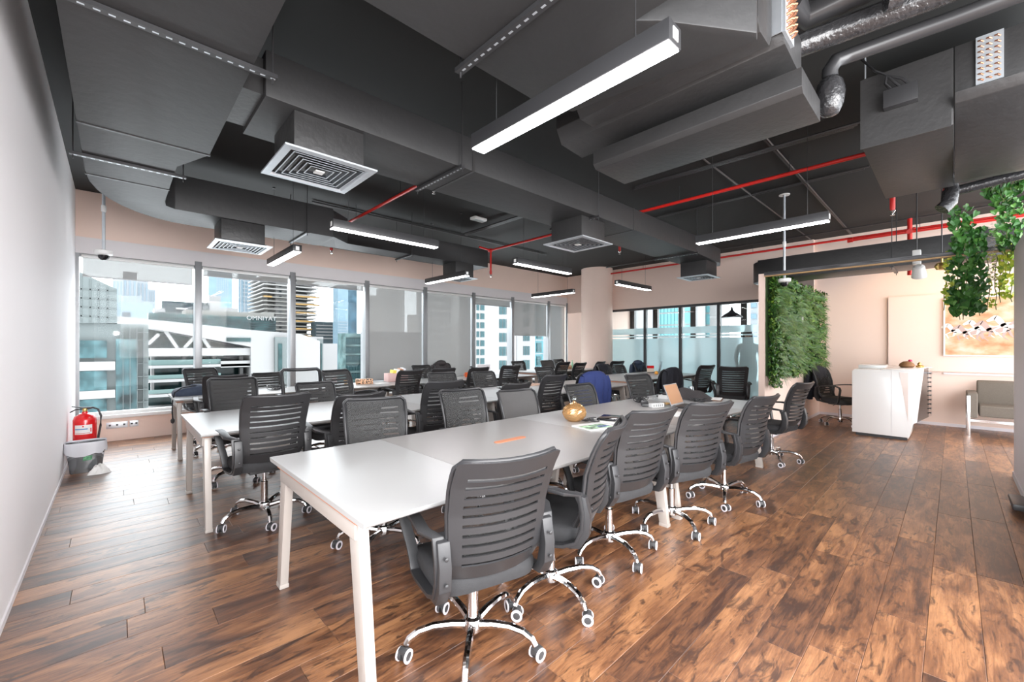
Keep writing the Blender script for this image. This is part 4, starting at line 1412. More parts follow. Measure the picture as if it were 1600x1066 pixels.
# brown gift on the counter
gb = thing('gift_bundle', 'brown bundle with a pink bow on the reception counter', 'decoration', (9.3, 0.52, 1.046))
m = MB(); m.M = local(gb)
m.lathe([(0.0, 1.046), (0.075, 1.047), (0.10, 1.07), (0.085, 1.11), (0.045, 1.14), (0.0, 1.15)], (9.3, 0.52, 0), 14).build('bundle', mat('kraft', (0.25, 0.12, 0.05), 0.7, var=0.3, vscale=20, bump=0.5, bscale=30), gb, smooth=60)
m = MB(); m.M = local(gb); m.lathe([(0.0, 1.14), (0.03, 1.145), (0.02, 1.17), (0.0, 1.175)], (9.3, 0.48, 0), 8).build('bow', mat('bow_pink', (0.6, 0.03, 0.10), 0.5), gb)
gf = thing('gold_figurine', 'small gold figurine on the counter beside the brown bundle', 'decoration', (9.45, 0.38, 1.046))
m = MB(); m.M = local(gf)
m.lathe([(0.0, 1.046), (0.04, 1.047), (0.045, 1.07), (0.022, 1.085), (0.028, 1.105), (0.012, 1.125), (0.0, 1.13)], (9.45, 0.38, 0), 12)
m.lathe([(0.0, 1.046), (0.02, 1.047), (0.024, 1.07), (0.0, 1.085)], (9.47, 0.345, 0), 10).build('figure', M_brass, gf, smooth=60)

# armchair
ac = thing('armchair', 'grey upholstered armchair with chrome legs behind the right wall end', 'armchair', (10.0, -0.72, 0))
L = local(ac)
x0, x1, y1, y0 = 9.62, 10.36, -0.14, -1.22
m = MB(); m.M = L; m.box(x0 + 0.06, x1 - 0.16, y0 + 0.13, y1 - 0.13, 0.30, 0.47).build('seat_cushion', M_sofa, ac, bevel=0.03, seg=3)
m = MB(); m.M = L
m.prism([(x1 - 0.20, 0.44), (x1 - 0.05, 0.30), (x1, 0.80), (x1 - 0.10, 0.84), (x1 - 0.16, 0.80)], 'y', y0 + 0.10, y1 - 0.12)
m.build('back_cushion', M_sofa, ac, bevel=0.025, seg=3)
for a, b in ((y1 - 0.12, y1), (y0, y0 + 0.12)):
    m = MB(); m.M = L; m.box(x0 + 0.02, x1 - 0.04, a, b, 0.28, 0.66).build('armrest', M_sofa, ac, bevel=0.025, seg=3)
for yy in (y1 - 0.02, y0 + 0.02):
    for xx in (x0 + 0.02, x1 - 0.08):
        m = MB(); m.M = L; m.box(xx - 0.025, xx + 0.025, yy - 0.02, yy + 0.02, 0.0, 0.62 if xx < 10 else 0.40).build('leg', M_chrome, ac, bevel=0.004)
m = MB(); m.M = L; m.box(x0 + 0.0, x0 + 0.04, y0 + 0.04, y1 - 0.04, 0.22, 0.26).build('front_rail', M_chrome, ac)

# painting with running horses (flat artwork)
pt = thing('framed_painting', 'framed picture of white horses galloping under a warm sky, behind the ivy', 'painting', (10.44, -0.45, 1.22))
L = local(pt)
py0, py1, pz0, pz1 = -1.05, 0.10, 1.24, 2.20


def paint_mat():
    m = bpy.data.materials.new('painted_sky')
    m.use_nodes = True
    nt = m.node_tree; b = nt.nodes['Principled BSDF']
    tc = nt.nodes.new('ShaderNodeTexCoord')
    mp = nt.nodes.new('ShaderNodeMapping'); mp.inputs['Scale'].default_value = (1, 1.6, 3)
    n = nt.nodes.new('ShaderNodeTexNoise'); n.inputs['Scale'].default_value = 2.6; n.inputs['Detail'].default_value = 5
    r = nt.nodes.new('ShaderNodeValToRGB')
    e = r.color_ramp.elements
    e[0].position = 0.3; e[0].color = (0.50, 0.20, 0.08, 1)
    e[1].position = 0.75; e[1].color = (0.72, 0.60, 0.50, 1)
    x = e.new(0.5); x.color = (0.62, 0.38, 0.22, 1)
    nt.links.new(tc.outputs['Object'], mp.inputs[0]); nt.links.new(mp.outputs[0], n.inputs['Vector'])
    nt.links.new(n.outputs['Fac'], r.inputs[0]); nt.links.new(r.outputs[0], b.inputs['Base Color'])
    b.inputs['Roughness'].default_value = 0.5
    return m


m = MB(); m.M = L; m.box(10.42, 10.43, py0, py1, pz0, pz1).build('canvas', paint_mat(), pt, smooth=0)
for a in ((py0 - 0.02, py0, pz0 - 0.02, pz1 + 0.02), (py1, py1 + 0.02, pz0 - 0.02, pz1 + 0.02), (py0, py1, pz0 - 0.02, pz0), (py0, py1, pz1, pz1 + 0.02)):
    m = MB(); m.M = L; m.box(10.405, 10.448, a[0], a[1], a[2], a[3]).build('frame', M_whiteplast, pt)
m_h = mat('horse_white', (0.85, 0.80, 0.74), 0.5)
m_hs = mat('horse_shade', (0.45, 0.33, 0.30), 0.5)
for k, (hy, hz, s) in enumerate(((-0.08, 1.52, .27), (-0.22, 1.48, .28), (-0.36, 1.54, .30), (-0.50, 1.50, .32), (-0.66, 1.56, .34), (-0.86, 1.52, .30))):
    m = MB(); m.M = L
    xa_ = 10.4175 - 0.0004 * k

    def piece(pts):
        m.prism([(hy - u * s, hz + v_ * s) for u, v_ in pts], 'x', xa_, 10.4198)
    piece([(0.42 * math.cos(a_ * PI / 6), 0.50 + 0.15 * math.sin(a_ * PI / 6)) for a_ in range(12)])
    piece([(-0.20, 0.52), (-0.38, 0.42), (-0.62, 0.80), (-0.52, 0.98), (-0.40, 0.88)])
    piece([(-0.50, 0.98), (-0.62, 0.96), (-0.86, 0.74), (-0.80, 0.67), (-0.60, 0.74)])
    piece([(0.36, 0.60), (0.62, 0.66), (0.78, 0.45), (0.60, 0.52), (0.38, 0.48)])
    for leg in (((-0.34, .46), (-0.62, .28), (-0.52, .02)), ((-0.22, .42), (-0.30, .16), (-0.52, .10)), ((0.34, .46), (0.44, .18), (0.62, -.02)), ((0.24, .42), (0.16, .14), (0.34, -.04))):
        for (a1, b1), (a2, b2), w1, w2 in ((leg[0], leg[1], .07, .04), (leg[1], leg[2], .04, .025)):
            piece([(a1 - w1, b1), (a1 + w1, b1), (a2 + w2, b2), (a2 - w2, b2)])
    m.build('painted_horse', m_h if k % 2 == 0 else m_hs, pt, smooth=0)

# object at right edge: dark wheel base of something against the right wall
cw = thing('chair_foot', 'black and white caster foot standing against the right wall baseboard', 'caster', (5.6, -0.36, 0))
m = MB(); m.M = local(cw)
m.prism([(5.30, 0.05), (5.78, 0.05), (5.72, 0.085), (5.45, 0.10), (5.30, 0.10)], 'y', -0.42, -0.33)
m.build('arm', M_blackmetal, cw, bevel=0.01)
m = MB(); m.M = local(cw); m.M = m.M @ Matrix.Translation((5.66, -0.36, 0.027)) @ Matrix.Rotation(R(90), 4, 'X')
m.lathe([(0.012, -0.02), (0.027, -0.02), (0.027, 0.02), (0.012, 0.02)], n=16).build('wheel', M_wheel, cw)

# ============================================================ DRAPED CLOTHES
def drape(name, label, x, y, yaw, ztop, zf, zr, mt, hw=0.27, seed=0, hood=False):
    t = thing(name, label, 'jacket', (x, y, zr), R(yaw))
    rr = random.Random(seed)
    ph = [rr.uniform(0, 6) for _ in range(6)]
    Y0 = -0.375
    path = [(Y0 + 0.10, zf), (Y0 + 0.085, (zf + ztop) / 2), (Y0 + 0.06, ztop - 0.06), (Y0 + 0.03, ztop), (Y0 - 0.01, ztop + 0.018), (Y0 - 0.05, ztop),
            (Y0 - 0.07, ztop - 0.06), (Y0 - 0.075, ztop - 0.20), (Y0 - 0.06, (zr + ztop) / 2 - 0.05), (Y0 - 0.05, zr)]
    from bisect import bisect
    K = len(path) - 1

    def fn(a, b):
        f = b * K; i = min(int(f), K - 1); k = f - i
        yy = path[i][0] * (1 - k) + path[i + 1][0] * k; zz = path[i][1] * (1 - k) + path[i + 1][1] * k
        u = -1 + 2 * a
        low = max(0, (ztop - zz) / max(0.05, ztop - min(zr, zf)))
        w = hw * (0.80 + 0.32 * low)
        wr = 0.018 * low * (math.sin(u * 9 + ph[0] + zz * 3) + 0.6 * math.sin(u * 17 + ph[1]))
        zz2 = zz - 0.055 * abs(u) ** 3 * (1 - low) + 0.02 * low * math.sin(u * 6 + ph[2])
        sag = -0.035 * (1 - u * u) * (1 if yy < Y0 else 0.5)
        return (u * w + 0.012 * math.sin(zz * 14 + ph[3]), yy + wr + sag, zz2 - zr)
    m = MB(); m.grid(fn, 22, 18)
    b = m.build('body', mt, t, solid=0.012, smooth=70)
    for sx in (-1, 1):
        m = MB()
        pts = []
        for k in range(7):
            u = k / 6
            pts.append((sx * (hw * 0.86 + 0.03 * math.sin(u * 3)), Y0 - 0.03 - 0.02 * u, ztop - 0.06 - u * min(0.42, ztop - zr - 0.02) - zr))
        m.tube(pts, 0.045, 9, up=(0, 1, 0), scale=[0.7, 1, 1.05, 1, 0.95, 0.9, 0.85]).build('sleeve', mt, t, smooth=70)
    if hood:
        m = MB(); m.lathe([(0.0, -0.02), (0.09, -0.01), (0.12, 0.04), (0.09, 0.09), (0.0, 0.11)], (0, Y0, ztop - zr - 0.06), 12)
        m.build('hood', mt, t, smooth=70)
    return t


drape('jacket', 'navy blue jacket hung over the chair behind the gold bowl', 4.92, 3.83, -12, 1.03, 0.70, 0.55, M_navy, 0.26, 1)
drape('jacket', 'long black jacket hung over the chair behind the open laptop', 7.12, 3.78, -8, 1.01, 0.65, 0.48, M_darkcloth, 0.25, 2)
drape('jacket', 'dark navy hooded jacket on the chair before the frosted glass', 9.5, 5.08, 176, 1.0, 0.62, 0.55, M_bagcloth, 0.25, 3, True)
drape('jacket', 'dark grey hooded jacket on a window-side chair below the long blinds', 5.36, 7.55, 187, 1.035, 0.7, 0.6, M_greycloth, 0.25, 4, True)
drape('jacket', 'black jacket slumped over a chair left of the first glass panel', 8.0, 5.1, 178, 0.99, 0.6, 0.55, M_darkcloth, 0.26, 5)
drape('jacket', 'black coat hung on the reception chair behind the white counter', 9.3, 1.38, 160, 1.02, 0.65, 0.42, M_darkcloth, 0.26, 6)

# ============================================================ THINGS ON THE DESKS
def simple(name, label, cat, build, loc, rz=0, group=None):
    t = thing(name, label, cat, loc, rz, group)
    build(t)
    return t


ZD = 0.74
# gold crystal bowl with lid
bw = thing('candy_bowl', 'gold-tinted cut crystal bowl with pointed lid on the front desk', 'bowl', (2.86, 2.24, ZD))
g_amber = shader_mix('amber_glass', [('Glossy', 0.22, (1.0, 0.80, 0.52), 0.12), ('Transparent', 0.35, (0.95, 0.75, 0.5), 0), ('Diffuse', 0.35, (0.48, 0.28, 0.12), 1)])
def facet_lathe(prof, n, amp, nm, parent, mt):
    m = MB(); vs = []; fs = []
    for j, (r, z) in enumerate(prof):
        for i in range(n):
            a = 2 * PI * (i + 0.5 * (j % 2)) / n
            rr_ = r * (1 + amp * (1 if (i + j) % 2 else -1))
            vs.append((rr_ * math.cos(a), rr_ * math.sin(a), z))
    for j in range(len(prof) - 1):
        for i in range(n):
            k = (i + 1) % n
            fs.append((j * n + i, j * n + k, (j + 1) * n + k)); fs.append((j * n + i, (j + 1) * n + k, (j + 1) * n + i))
    m.add(vs, fs)
    return m.build(nm, mt, parent, smooth=0)
facet_lathe([(0.0001, 0.002), (0.045, 0.003), (0.075, 0.02), (0.095, 0.045), (0.102, 0.075), (0.097, 0.098)], 20, 0.02, 'bowl', bw, g_amber)
facet_lathe([(0.100, 0.0985), (0.092, 0.115), (0.070, 0.135), (0.040, 0.152), (0.016, 0.162), (0.012, 0.172)], 20, 0.02, 'lid', bw, g_amber)
facet_lathe([(0.010, 0.1725), (0.020, 0.185), (0.020, 0.198), (0.010, 0.215), (0.0001, 0.224)], 8, 0.0, 'lid_knob', bw, M_clear)

# magazine and black device with cable
mg = thing('magazine', 'open-page magazine with coloured pictures beside the gold bowl', 'magazine', (2.78, 1.97, ZD), R(-12))
MB().box(-0.15, 0.15, -0.11, 0.11, 0.0005, 0.010).build('pages', M_paper, mg)
MB().box(-0.14, 0.10, -0.10, 0.04, 0.0102, 0.0106).build('picture', mat('mag_art', (0.35, 0.55, 0.35), 0.4, var=0.9, vscale=18), mg)
MB().box(-0.01, 0.09, -0.07, -0.02, 0.0107, 0.0110).build('picture_patch', mat('mag_blue', (0.05, 0.10, 0.30), 0.4, var=0.9, vscale=40), mg)


def cable(label, x, y, z, rad, turns, seed, mt=M_blackmetal, r=0.0035, hgt=0.02, group=None, name='cable'):
    rr = random.Random(seed)
    pts = []
    n = turns * 14
    for k in range(n):
        a = 2 * PI * k / 14
        q = rad * (0.55 + 0.45 * math.sin(k * 0.37 + seed)) + rr.uniform(-0.006, 0.006)
        pts.append((x + q * math.cos(a), y + q * 0.8 * math.sin(a), z + r + hgt * (0.5 + 0.5 * math.sin(k * 0.51 + seed * 2)) + 0.002))
    return MB().tube(pts, r, 5).build(name, mt, label=label, cat='cable', smooth=60, group=group)


lp2 = MB(); lp2.M = Matrix.Translation((3.12, 2.06, ZD)) @ Matrix.Rotation(R(20), 4, 'Z')
lp2.box(-0.12, 0.12, -0.08, 0.08, 0.0135, 0.030).build('tablet_case', M_blackglass, label='black flat device lying on papers behind the magazine', cat='tablet', bevel=0.003)
MB().box(2.99, 3.30, 1.90, 2.16, ZD + 0.0005, ZD + 0.0125).build('paper_stack', M_paper, label='white paper stack under the flat black device', cat='papers')
cable('tangled black cable on the magazine beside the gold bowl', 2.90, 2.10, ZD + 0.011, 0.09, 5, 1)
cable('black charger cable bundle in front of the grey mesh chair', 4.42, 2.50, ZD, 0.11, 7, 2, r=0.005, hgt=0.05)
cable('thin white cable lying behind the charger bundle', 4.75, 2.6, ZD, 0.12, 2, 3, M_whiteplast, 0.0025, 0.004)
cable('black cable heap between the laptop and the notebook', 4.95, 2.05, ZD, 0.12, 6, 4, r=0.0045, hgt=0.03)
cable('small black cable loop on the middle desk row', 4.18, 4.66, ZD, 0.07, 3, 5, r=0.004, hgt=0.03)
cable('black earphone cable by the yellow note', 4.32, 2.20, ZD, 0.06, 3, 6)
# thin cable hanging by chair 3
MB().tube([(3.60, 1.50, ZD + 0.004), (3.60, 1.45, ZD), (3.61, 1.43, 0.66), (3.66, 1.42, 0.5), (3.60, 1.41, 0.34), (3.55, 1.42, 0.24), (3.5, 1.5, 0.2)], 0.003, 5).build(
    'cable', M_blackmetal, label='thin black cable hanging down over the near desk edge', cat='cable', smooth=60)
# dock / receiver and white strip
dk = thing('desk_phone', 'black handset-shaped dock in front of the charger bundle', 'device', (4.16, 2.30, ZD), R(35))
MB().prism([(-0.09, 0.001), (0.09, 0.001), (0.09, 0.03), (0.03, 0.055), (-0.09, 0.03)], 'y', -0.035, 0.035).build('body', M_blackmetal, dk, bevel=0.006)
st = thing('power_adapter', 'white box with dark stripes beside the black dock', 'adapter', (4.17, 2.17, ZD), R(-20))
MB().box(-0.08, 0.08, -0.03, 0.03, 0.001, 0.04).build('body', M_whiteplast, st, bevel=0.003)
for k in range(5): MB().box(-0.065 + k * 0.028, -0.055 + k * 0.028, -0.0312, -0.0302, 0.008, 0.034).build('stripe', M_blackmetal, st)
MB().box(4.44, 4.53, 2.18, 2.24, ZD + 0.0005, ZD + 0.012).build('sticky_notes', mat('note_orange', (0.85, 0.50, 0.16), 0.6), label='orange-yellow sticky note pad left of the open laptop', cat='note pad')
wb = thing('router_box', 'white box with a dark top device left behind the laptop', 'box', (4.95, 2.45, ZD))
MB().box(-0.09, 0.09, -0.06, 0.06, 0.001, 0.045).build('body', M_whiteplast, wb, bevel=0.004)
MB().box(-0.04, 0.03, -0.03, 0.03, 0.0455, 0.065).build('plug', M_blackmetal, wb, bevel=0.003)


def laptop(label, x, y, z, yaw, open_deg, scr, lid, w=0.34, d=0.235, group='laptops on the desks'):
    t = thing('laptop', label, 'laptop', (x, y, z), R(yaw), group)
    MB().box(-w / 2, w / 2, -d, 0, 0.001, 0.015).build('base', M_blackmetal, t, bevel=0.003)
    MB().box(-w / 2 + 0.02, w / 2 - 0.02, -d * 0.62, -0.03, 0.0152, 0.017).build('keyboard', M_rubber, t)
    Mx = Matrix.Translation((0, 0.002, 0.016)) @ Matrix.Rotation(R(-(open_deg - 90)), 4, 'X')
    m = MB(); m.M = Mx; m.box(-w / 2, w / 2, 0, 0.008, 0, d).build('lid', lid, t, bevel=0.002)
    m = MB(); m.M = Mx; m.box(-w / 2 + 0.008, w / 2 - 0.008, -0.0012, -0.0002, 0.018, d - 0.008).build('screen', scr, t)
    return t


laptop('open laptop with a brownish screen on the front desk', 4.40, 2.04, ZD, 3, 112, mat('screen_brown', (0.36, 0.19, 0.10), 0.15), M_alu, 0.33, 0.235)
laptop('grey laptop with its lid towards the camera, near side of the white apartment window', 5.9, 7.16, ZD, 175, 100, M_blackglass, M_plaster)
laptop('grey laptop on the raised desk next to the red box', 9.0, 4.62, 0.79, 200, 100, M_blackglass, M_alu)

gl = thing('water_glass', 'clear drinking glass of water right of the laptop', 'glass', (5.50, 2.38, ZD))
MB().lathe([(0.028, 0.001), (0.038, 0.03), (0.042, 0.07), (0.036, 0.115), (0.034, 0.115), (0.039, 0.07), (0.035, 0.03), (0.025, 0.006), (0.0001, 0.006)], (0, 0, 0), 20).build('tumbler', M_clear, gl, smooth=60)
nb = thing('notebook', 'brown and white notebook lying under the grey clothes on the front desk', 'notebook', (5.22, 1.98, ZD), R(15))
MB().box(-0.13, 0.13, -0.09, 0.09, 0.001, 0.014).build('cover', mat('nb_brown', (0.16, 0.10, 0.07), 0.6), nb, bevel=0.002)
MB().box(-0.10, 0.12, -0.08, 0.05, 0.0142, 0.02).build('papers', M_paper, nb)
MB().box(3.72, 4.02, 1.74, 1.98, ZD + 0.0005, ZD + 0.003).build('paper_sheet', M_paper, label='crumpled white sheets on the desk before the laptop', cat='papers')


def cloth_pile(label, x, y, z, rx, ry, h, mt, seed, name='jacket', crump=0.0):
    rr = random.Random(seed); ph = [rr.uniform(0, 6) for _ in range(8)]

    def fn(a, b):
        th = 2 * PI * a; r_ = b
        rad = 1 + 0.12 * math.sin(3 * th + ph[0]) + 0.08 * math.sin(5 * th + ph[1])
        X = rx * rad * r_ * math.cos(th); Y = ry * rad * r_ * math.sin(th)
        hh = h * (1 - r_ ** 2.2) + 0.016 * math.sin(X * 24 + ph[2] + 5 * Y) * (1 - r_) + 0.012 * math.sin(Y * 30 + ph[3]) * (1 - r_ ** 3)
        return (x + X, y + Y, z + max(0.002, hh * (1 + crump * math.sin(7 * th + 9 * r_) * r_)))
    m = MB(); m.grid(fn, 36, 10)
    return m.build(name, mt, label=label, cat='jacket', smooth=70, merge=1e-4)


cloth_pile('charcoal clothes lying crumpled over the far end of the front desk', 5.17, 2.30, ZD, 0.24, 0.36, 0.11, M_greycloth, 4)

# window row items
bp_ = thing('shoulder_bag', 'dark navy bag lying on the left desk corner, strap hanging over', 'bag', (0.73, 6.98, ZD), R(10))
m = MB()
m.grid(lambda a, b: ((0.19 * math.copysign(abs(math.cos(2 * PI * a)) ** .6, math.cos(2 * PI * a))) * [1, 1.03, 1.0, .86, .5, 0][round(b * 5)],
                     (0.15 * math.copysign(abs(math.sin(2 * PI * a)) ** .6, math.sin(2 * PI * a))) * [1, 1.03, 1.0, .86, .5, 0][round(b * 5)],
                     [0.001, .03, .075, .105, .118, .12][round(b * 5)] + 0.02 * math.cos(2 * PI * a)* (b>.1)), 24, 5)
m.build('body', M_bagcloth, bp_, smooth=70, merge=1e-4)
MB().tube([(0.12, -0.02, 0.115), (0.0, -0.09, 0.125), (-0.14, -0.14, 0.11), (-0.22, -0.18, 0.06), (-0.245, -0.19, -0.05), (-0.25, -0.20, -0.18), (-0.245, -0.20, -0.26)], 0.008, 6).build('strap', M_darkcloth, bp_, smooth=60)
MB().lathe([(0.0, -0.33), (0.02, -0.31), (0.024, -0.28), (0.006, -0.255)], (-0.245, -0.20, 0), 8).build('buckle', M_blackmetal, bp_)

cu = thing('paper_cup', 'brown paper cup left of the patterned sweets box', 'cup', (2.80, 7.0, ZD))
MB().lathe([(0.024, 0.001), (0.034, 0.095), (0.031, 0.095), (0.022, 0.005)], (0, 0, 0), 14).build('cup', mat('cup_kraft', (0.60, 0.38, 0.18), 0.6), cu)
sb = thing('sweets_box', 'box with red and yellow floral print on the window-side desk', 'box', (3.13, 7.02, ZD), R(-20))
MB().box(-0.14, 0.14, -0.07, 0.07, 0.001, 0.085).build('box', mat('floral', (0.75, 0.28, 0.16), 0.5, var=1.0, vscale=45), sb, bevel=0.003)
MB().lathe([(0.02, 0.086), (0.03, 0.087), (0.03, 0.13)], (0.02, 0.0, 0), 10).build('glass_top', M_clear, sb)
wbt = thing('water_bottle', 'clear plastic water bottle with red and white label by the slotted chair', 'bottle', (2.62, 7.0, ZD))
MB().lathe([(0.03, 0.001), (0.034, 0.01), (0.034, 0.15), (0.02, 0.19), (0.013, 0.20), (0.013, 0.215)], (0, 0, 0), 14).build('bottle', M_clear, wbt, smooth=50)
MB().lathe([(0.0345, 0.07), (0.0345, 0.13)], (0, 0, 0), 14).build('label_band', mat('bottle_label', (0.8, 0.5, 0.5), 0.5, var=0.6, vscale=60), wbt)
MB().lathe([(0.015, 0.2155), (0.015, 0.235)], (0, 0, 0), 10).build('cap', mat('cap_red', (0.6, 0.02, 0.03), 0.4), wbt)
fb = thing('file_box', 'pink file box holding papers on the window-side desk', 'box', (3.80, 7.15, ZD), R(-8))
m = MB(); m.box(-0.19, 0.19, -0.12, 0.12, 0.001, 0.15); m.build('box', mat('box_pink', (0.75, 0.50, 0.47), 0.6), fb, bevel=0.003)
for k, (c, dx) in enumerate((((0.8, 0.68, 0.10), -0.06), ((0.85, 0.84, 0.82), 0.0), ((0.45, 0.22, 0.12), 0.06), ((0.75, 0.76, 0.8), 0.10))):
    m = MB(); m.M = Matrix.Translation((dx, 0, 0.151)) @ Matrix.Rotation(R(10 + 6 * k), 4, 'Y')
    m.box(-0.03, 0.03, -0.09 + 0.01 * k, 0.09, 0, 0.06 + 0.012 * k).build('folder', mat('folder_%d' % k, c, 0.6), fb)
mu = thing('mug', 'orange mug on the window-side desk', 'mug', (5.38, 7.05, ZD))
MB().lathe([(0.042, 0.001), (0.045, 0.01), (0.045, 0.10), (0.041, 0.10), (0.040, 0.01), (0.0001, 0.008)], (0, 0, 0), 18).build('cup', mat('mug_orange', (0.85, 0.14, 0.03), 0.35), mu, smooth=50)
MB().tube([(-0.044, 0, 0.08), (-0.075, 0, 0.075), (-0.08, 0, 0.05), (-0.07, 0, 0.03), (-0.044, 0, 0.025)], 0.007, 6, up=(0, 1, 0)).build('handle', MATS['mug_orange'], mu)
bb = thing('water_bottle', 'clear bottle with black cap right of the orange mug', 'bottle', (5.62, 7.22, ZD))
MB().lathe([(0.04, 0.001), (0.044, 0.01), (0.044, 0.15), (0.025, 0.185), (0.025, 0.19)], (0, 0, 0), 14).build('bottle', M_clear, bb, smooth=50)
MB().lathe([(0.028, 0.1905), (0.028, 0.22)], (0, 0, 0), 12).build('cap', M_blackmetal, bb)
jr = thing('jar', 'small tan jar next to the clear black-capped bottle', 'jar', (5.70, 7.05, ZD))
MB().lathe([(0.03, 0.001), (0.04, 0.01), (0.04, 0.07), (0.03, 0.08)], (0, 0, 0), 14).build('jar_body', mat('jar_tan', (0.7, 0.5, 0.3), 0.4), jr)
MB().box(3.25, 3.5, 6.8, 7.0, ZD + 0.0005, ZD + 0.006).build('paper_sheet', M_paper, label='papers lying in front of the floral sweets box', cat='papers')
MB().box(4.95, 5.2, 4.75, 4.95, ZD + 0.0005, ZD + 0.02).build('paper_stack', mat('kraftp', (0.55, 0.36, 0.27), 0.6), label='brownish papers on the middle desk row', cat='papers')
kb = thing('mouse_and_stand', 'white desk gadget with a black stick on the middle desk row', 'device', (5.1, 4.45, ZD))
MB().box(-0.06, 0.06, -0.04, 0.04, 0.001, 0.04).build('body', M_whiteplast, kb, bevel=0.008)
MB().tube([(0.05, 0, 0.04), (0.07, 0, 0.10)], 0.006, 6, up=(1, 0, 0)).build('stick', M_blackmetal, kb)
cable('dark clutter of cables on the far left window desk', 1.75, 6.95, ZD, 0.14, 6, 8, r=0.005, hgt=0.06)
cable('dark cable clutter on the window-side desk by the small slotted chair', 4.75, 7.0, ZD, 0.13, 5, 9, r=0.005, hgt=0.05)
# raised desks
ZR = 0.79
MB().box(7.75, 8.1, 4.40, 4.75, ZR + 0.0005, ZR + 0.012).build('paper_stack', M_paper, label='white papers on the raised desk by the frosted glass', cat='papers')
ty = thing('toy_figure', 'small orange toy on the raised desk', 'toy', (8.45, 4.40, ZR))
MB().lathe([(0.03, 0.001), (0.045, 0.02), (0.03, 0.05), (0.012, 0.07)], (0, 0, 0), 10).build('body', mat('toy_orange', (0.9, 0.40, 0.05), 0.4), ty)
rb = thing('red_box', 'red and cream box standing on the raised desk', 'box', (8.85, 4.75, ZR), R(-40))
MB().box(-0.07, 0.07, -0.03, 0.03, 0.001, 0.10).build('lower_part', mat('cream_card', (0.8, 0.68, 0.55), 0.5), rb)
MB().box(-0.07, 0.07, -0.03, 0.03, 0.1002, 0.16).build('upper_part', M_redext, rb)
cable('black cables on the raised desk near the orange toy', 8.6, 4.2, ZR, 0.13, 5, 12, r=0.005, hgt=0.04)
bx = thing('tissue_box', 'brown patterned box with white tissue near the round column', 'box', (8.72, 7.10, ZR))
MB().box(-0.15, 0.15, -0.07, 0.07, 0.001, 0.09).build('box', mat('box_brown', (0.62, 0.35, 0.20), 0.6, var=0.5, vscale=40), bx, bevel=0.003)
MB().lathe([(0.02, 0.091), (0.05, 0.12), (0.045, 0.16), (0.0, 0.17)], (-0.02, 0, 0), 9).build('tissue', M_paper, bx)
gb_ = thing('green_bottle', 'pale green bottle beside the tissue box by the column', 'bottle', (9.0, 7.12, ZR))
MB().lathe([(0.03, 0.001), (0.034, 0.01), (0.034, 0.13), (0.012, 0.18), (0.012, 0.23)], (0, 0, 0), 12).build('bottle', mat('green_glass', (0.35, 0.62, 0.40), 0.2), gb_, smooth=50)
# floor power strip
ps = thing('power_strip', 'white power strip with black cable on the floor under the chairs', 'power strip', (1.42, 4.50, 0), R(-12))
MB().box(-0.20, 0.20, -0.03, 0.03, 0.001, 0.04).build('body', M_whiteplast, ps, bevel=0.005)
MB().tube([(-0.2, 0, 0.02), (-0.25, -0.02, 0.01), (-0.15, -0.12, 0.008), (0.1, -0.2, 0.008), (0.4, -0.12, 0.008), (0.55, -0.2, 0.008)], 0.005, 6).build('cable', M_blackmetal, ps, smooth=60)
MB().box(-0.17, -0.12, -0.025, 0.025, 0.0405, 0.075).build('plug', M_blackmetal, ps, bevel=0.004)

# ============================================================ CORNER: extinguisher, bin, sockets
ex = thing('fire_extinguisher', 'red fire extinguisher standing in the corner by the white wall', 'fire extinguisher', (-0.265, 7.20, 0))
MB().lathe([(0.095, 0.001), (0.104, 0.012), (0.104, 0.50), (0.090, 0.545), (0.055, 0.57), (0.028, 0.58), (0.026, 0.60)], (0, 0, 0), 26).build('cylinder', M_redext, ex, smooth=50)
MB().lathe([(0.020, 0.6005), (0.024, 0.625), (0.018, 0.64)], (0, 0, 0), 12).build('valve', M_brass, ex)
MB().prism([(-0.11, 0.665), (-0.02, 0.641), (0.06, 0.641), (0.06, 0.650), (-0.02, 0.655), (-0.11, 0.675)], 'y', -0.012, 0.012).build('lever', M_blackmetal, ex)
MB().tube([(-0.02, 0, 0.632), (-0.08, 0, 0.628), (-0.125, 0, 0.60)], 0.007, 6).build('carry_handle', M_blackmetal, ex, smooth=60)
MB().tube([(0.02, 0, 0.63), (0.07, -0.02, 0.645), (0.115, -0.04, 0.62), (0.14, -0.05, 0.54), (0.135, -0.05, 0.42), (0.118, -0.03, 0.30), (0.108, -0.02, 0.2), (0.106, -0.02, 0.13)], 0.011, 8).build('hose', M_rubber, ex, smooth=60)
MB().lathe([(0.1055, 0.165), (0.1055, 0.18)], (0, 0, 0), 26).build('strap', M_blackmetal, ex)


def curved_label(nm, r, a0, a1, z0, z1, mt, parent):
    m = MB(); m.grid(lambda a, b: (r * math.cos(a0 + (a1 - a0) * a), r * math.sin(a0 + (a1 - a0) * a), z0 + (z1 - z0) * b), 10, 1)
    return m.build(nm, mt, parent, solid=0.0008)


curved_label('label_plate', 0.1052, R(-140), R(-52), 0.34, 0.45, M_paper, ex)
curved_label('label_stripe', 0.1062, R(-138), R(-75), 0.395, 0.408, mat('label_blue', (0.08, 0.25, 0.5), 0.5), ex)
curved_label('label_mark', 0.1062, R(-100), R(-93), 0.425, 0.44, M_redext, ex)
curved_label('label_line', 0.1062, R(-138), R(-64), 0.350, 0.355, M_redext, ex)
curved_label('label_pictogram', 0.1062, R(-62), R(-57), 0.365, 0.41, M_redext, ex)

wbn = thing('waste_bin', 'grey translucent waste bin with a white plastic liner beside the extinguisher', 'bin', (-0.235, 6.62, 0))


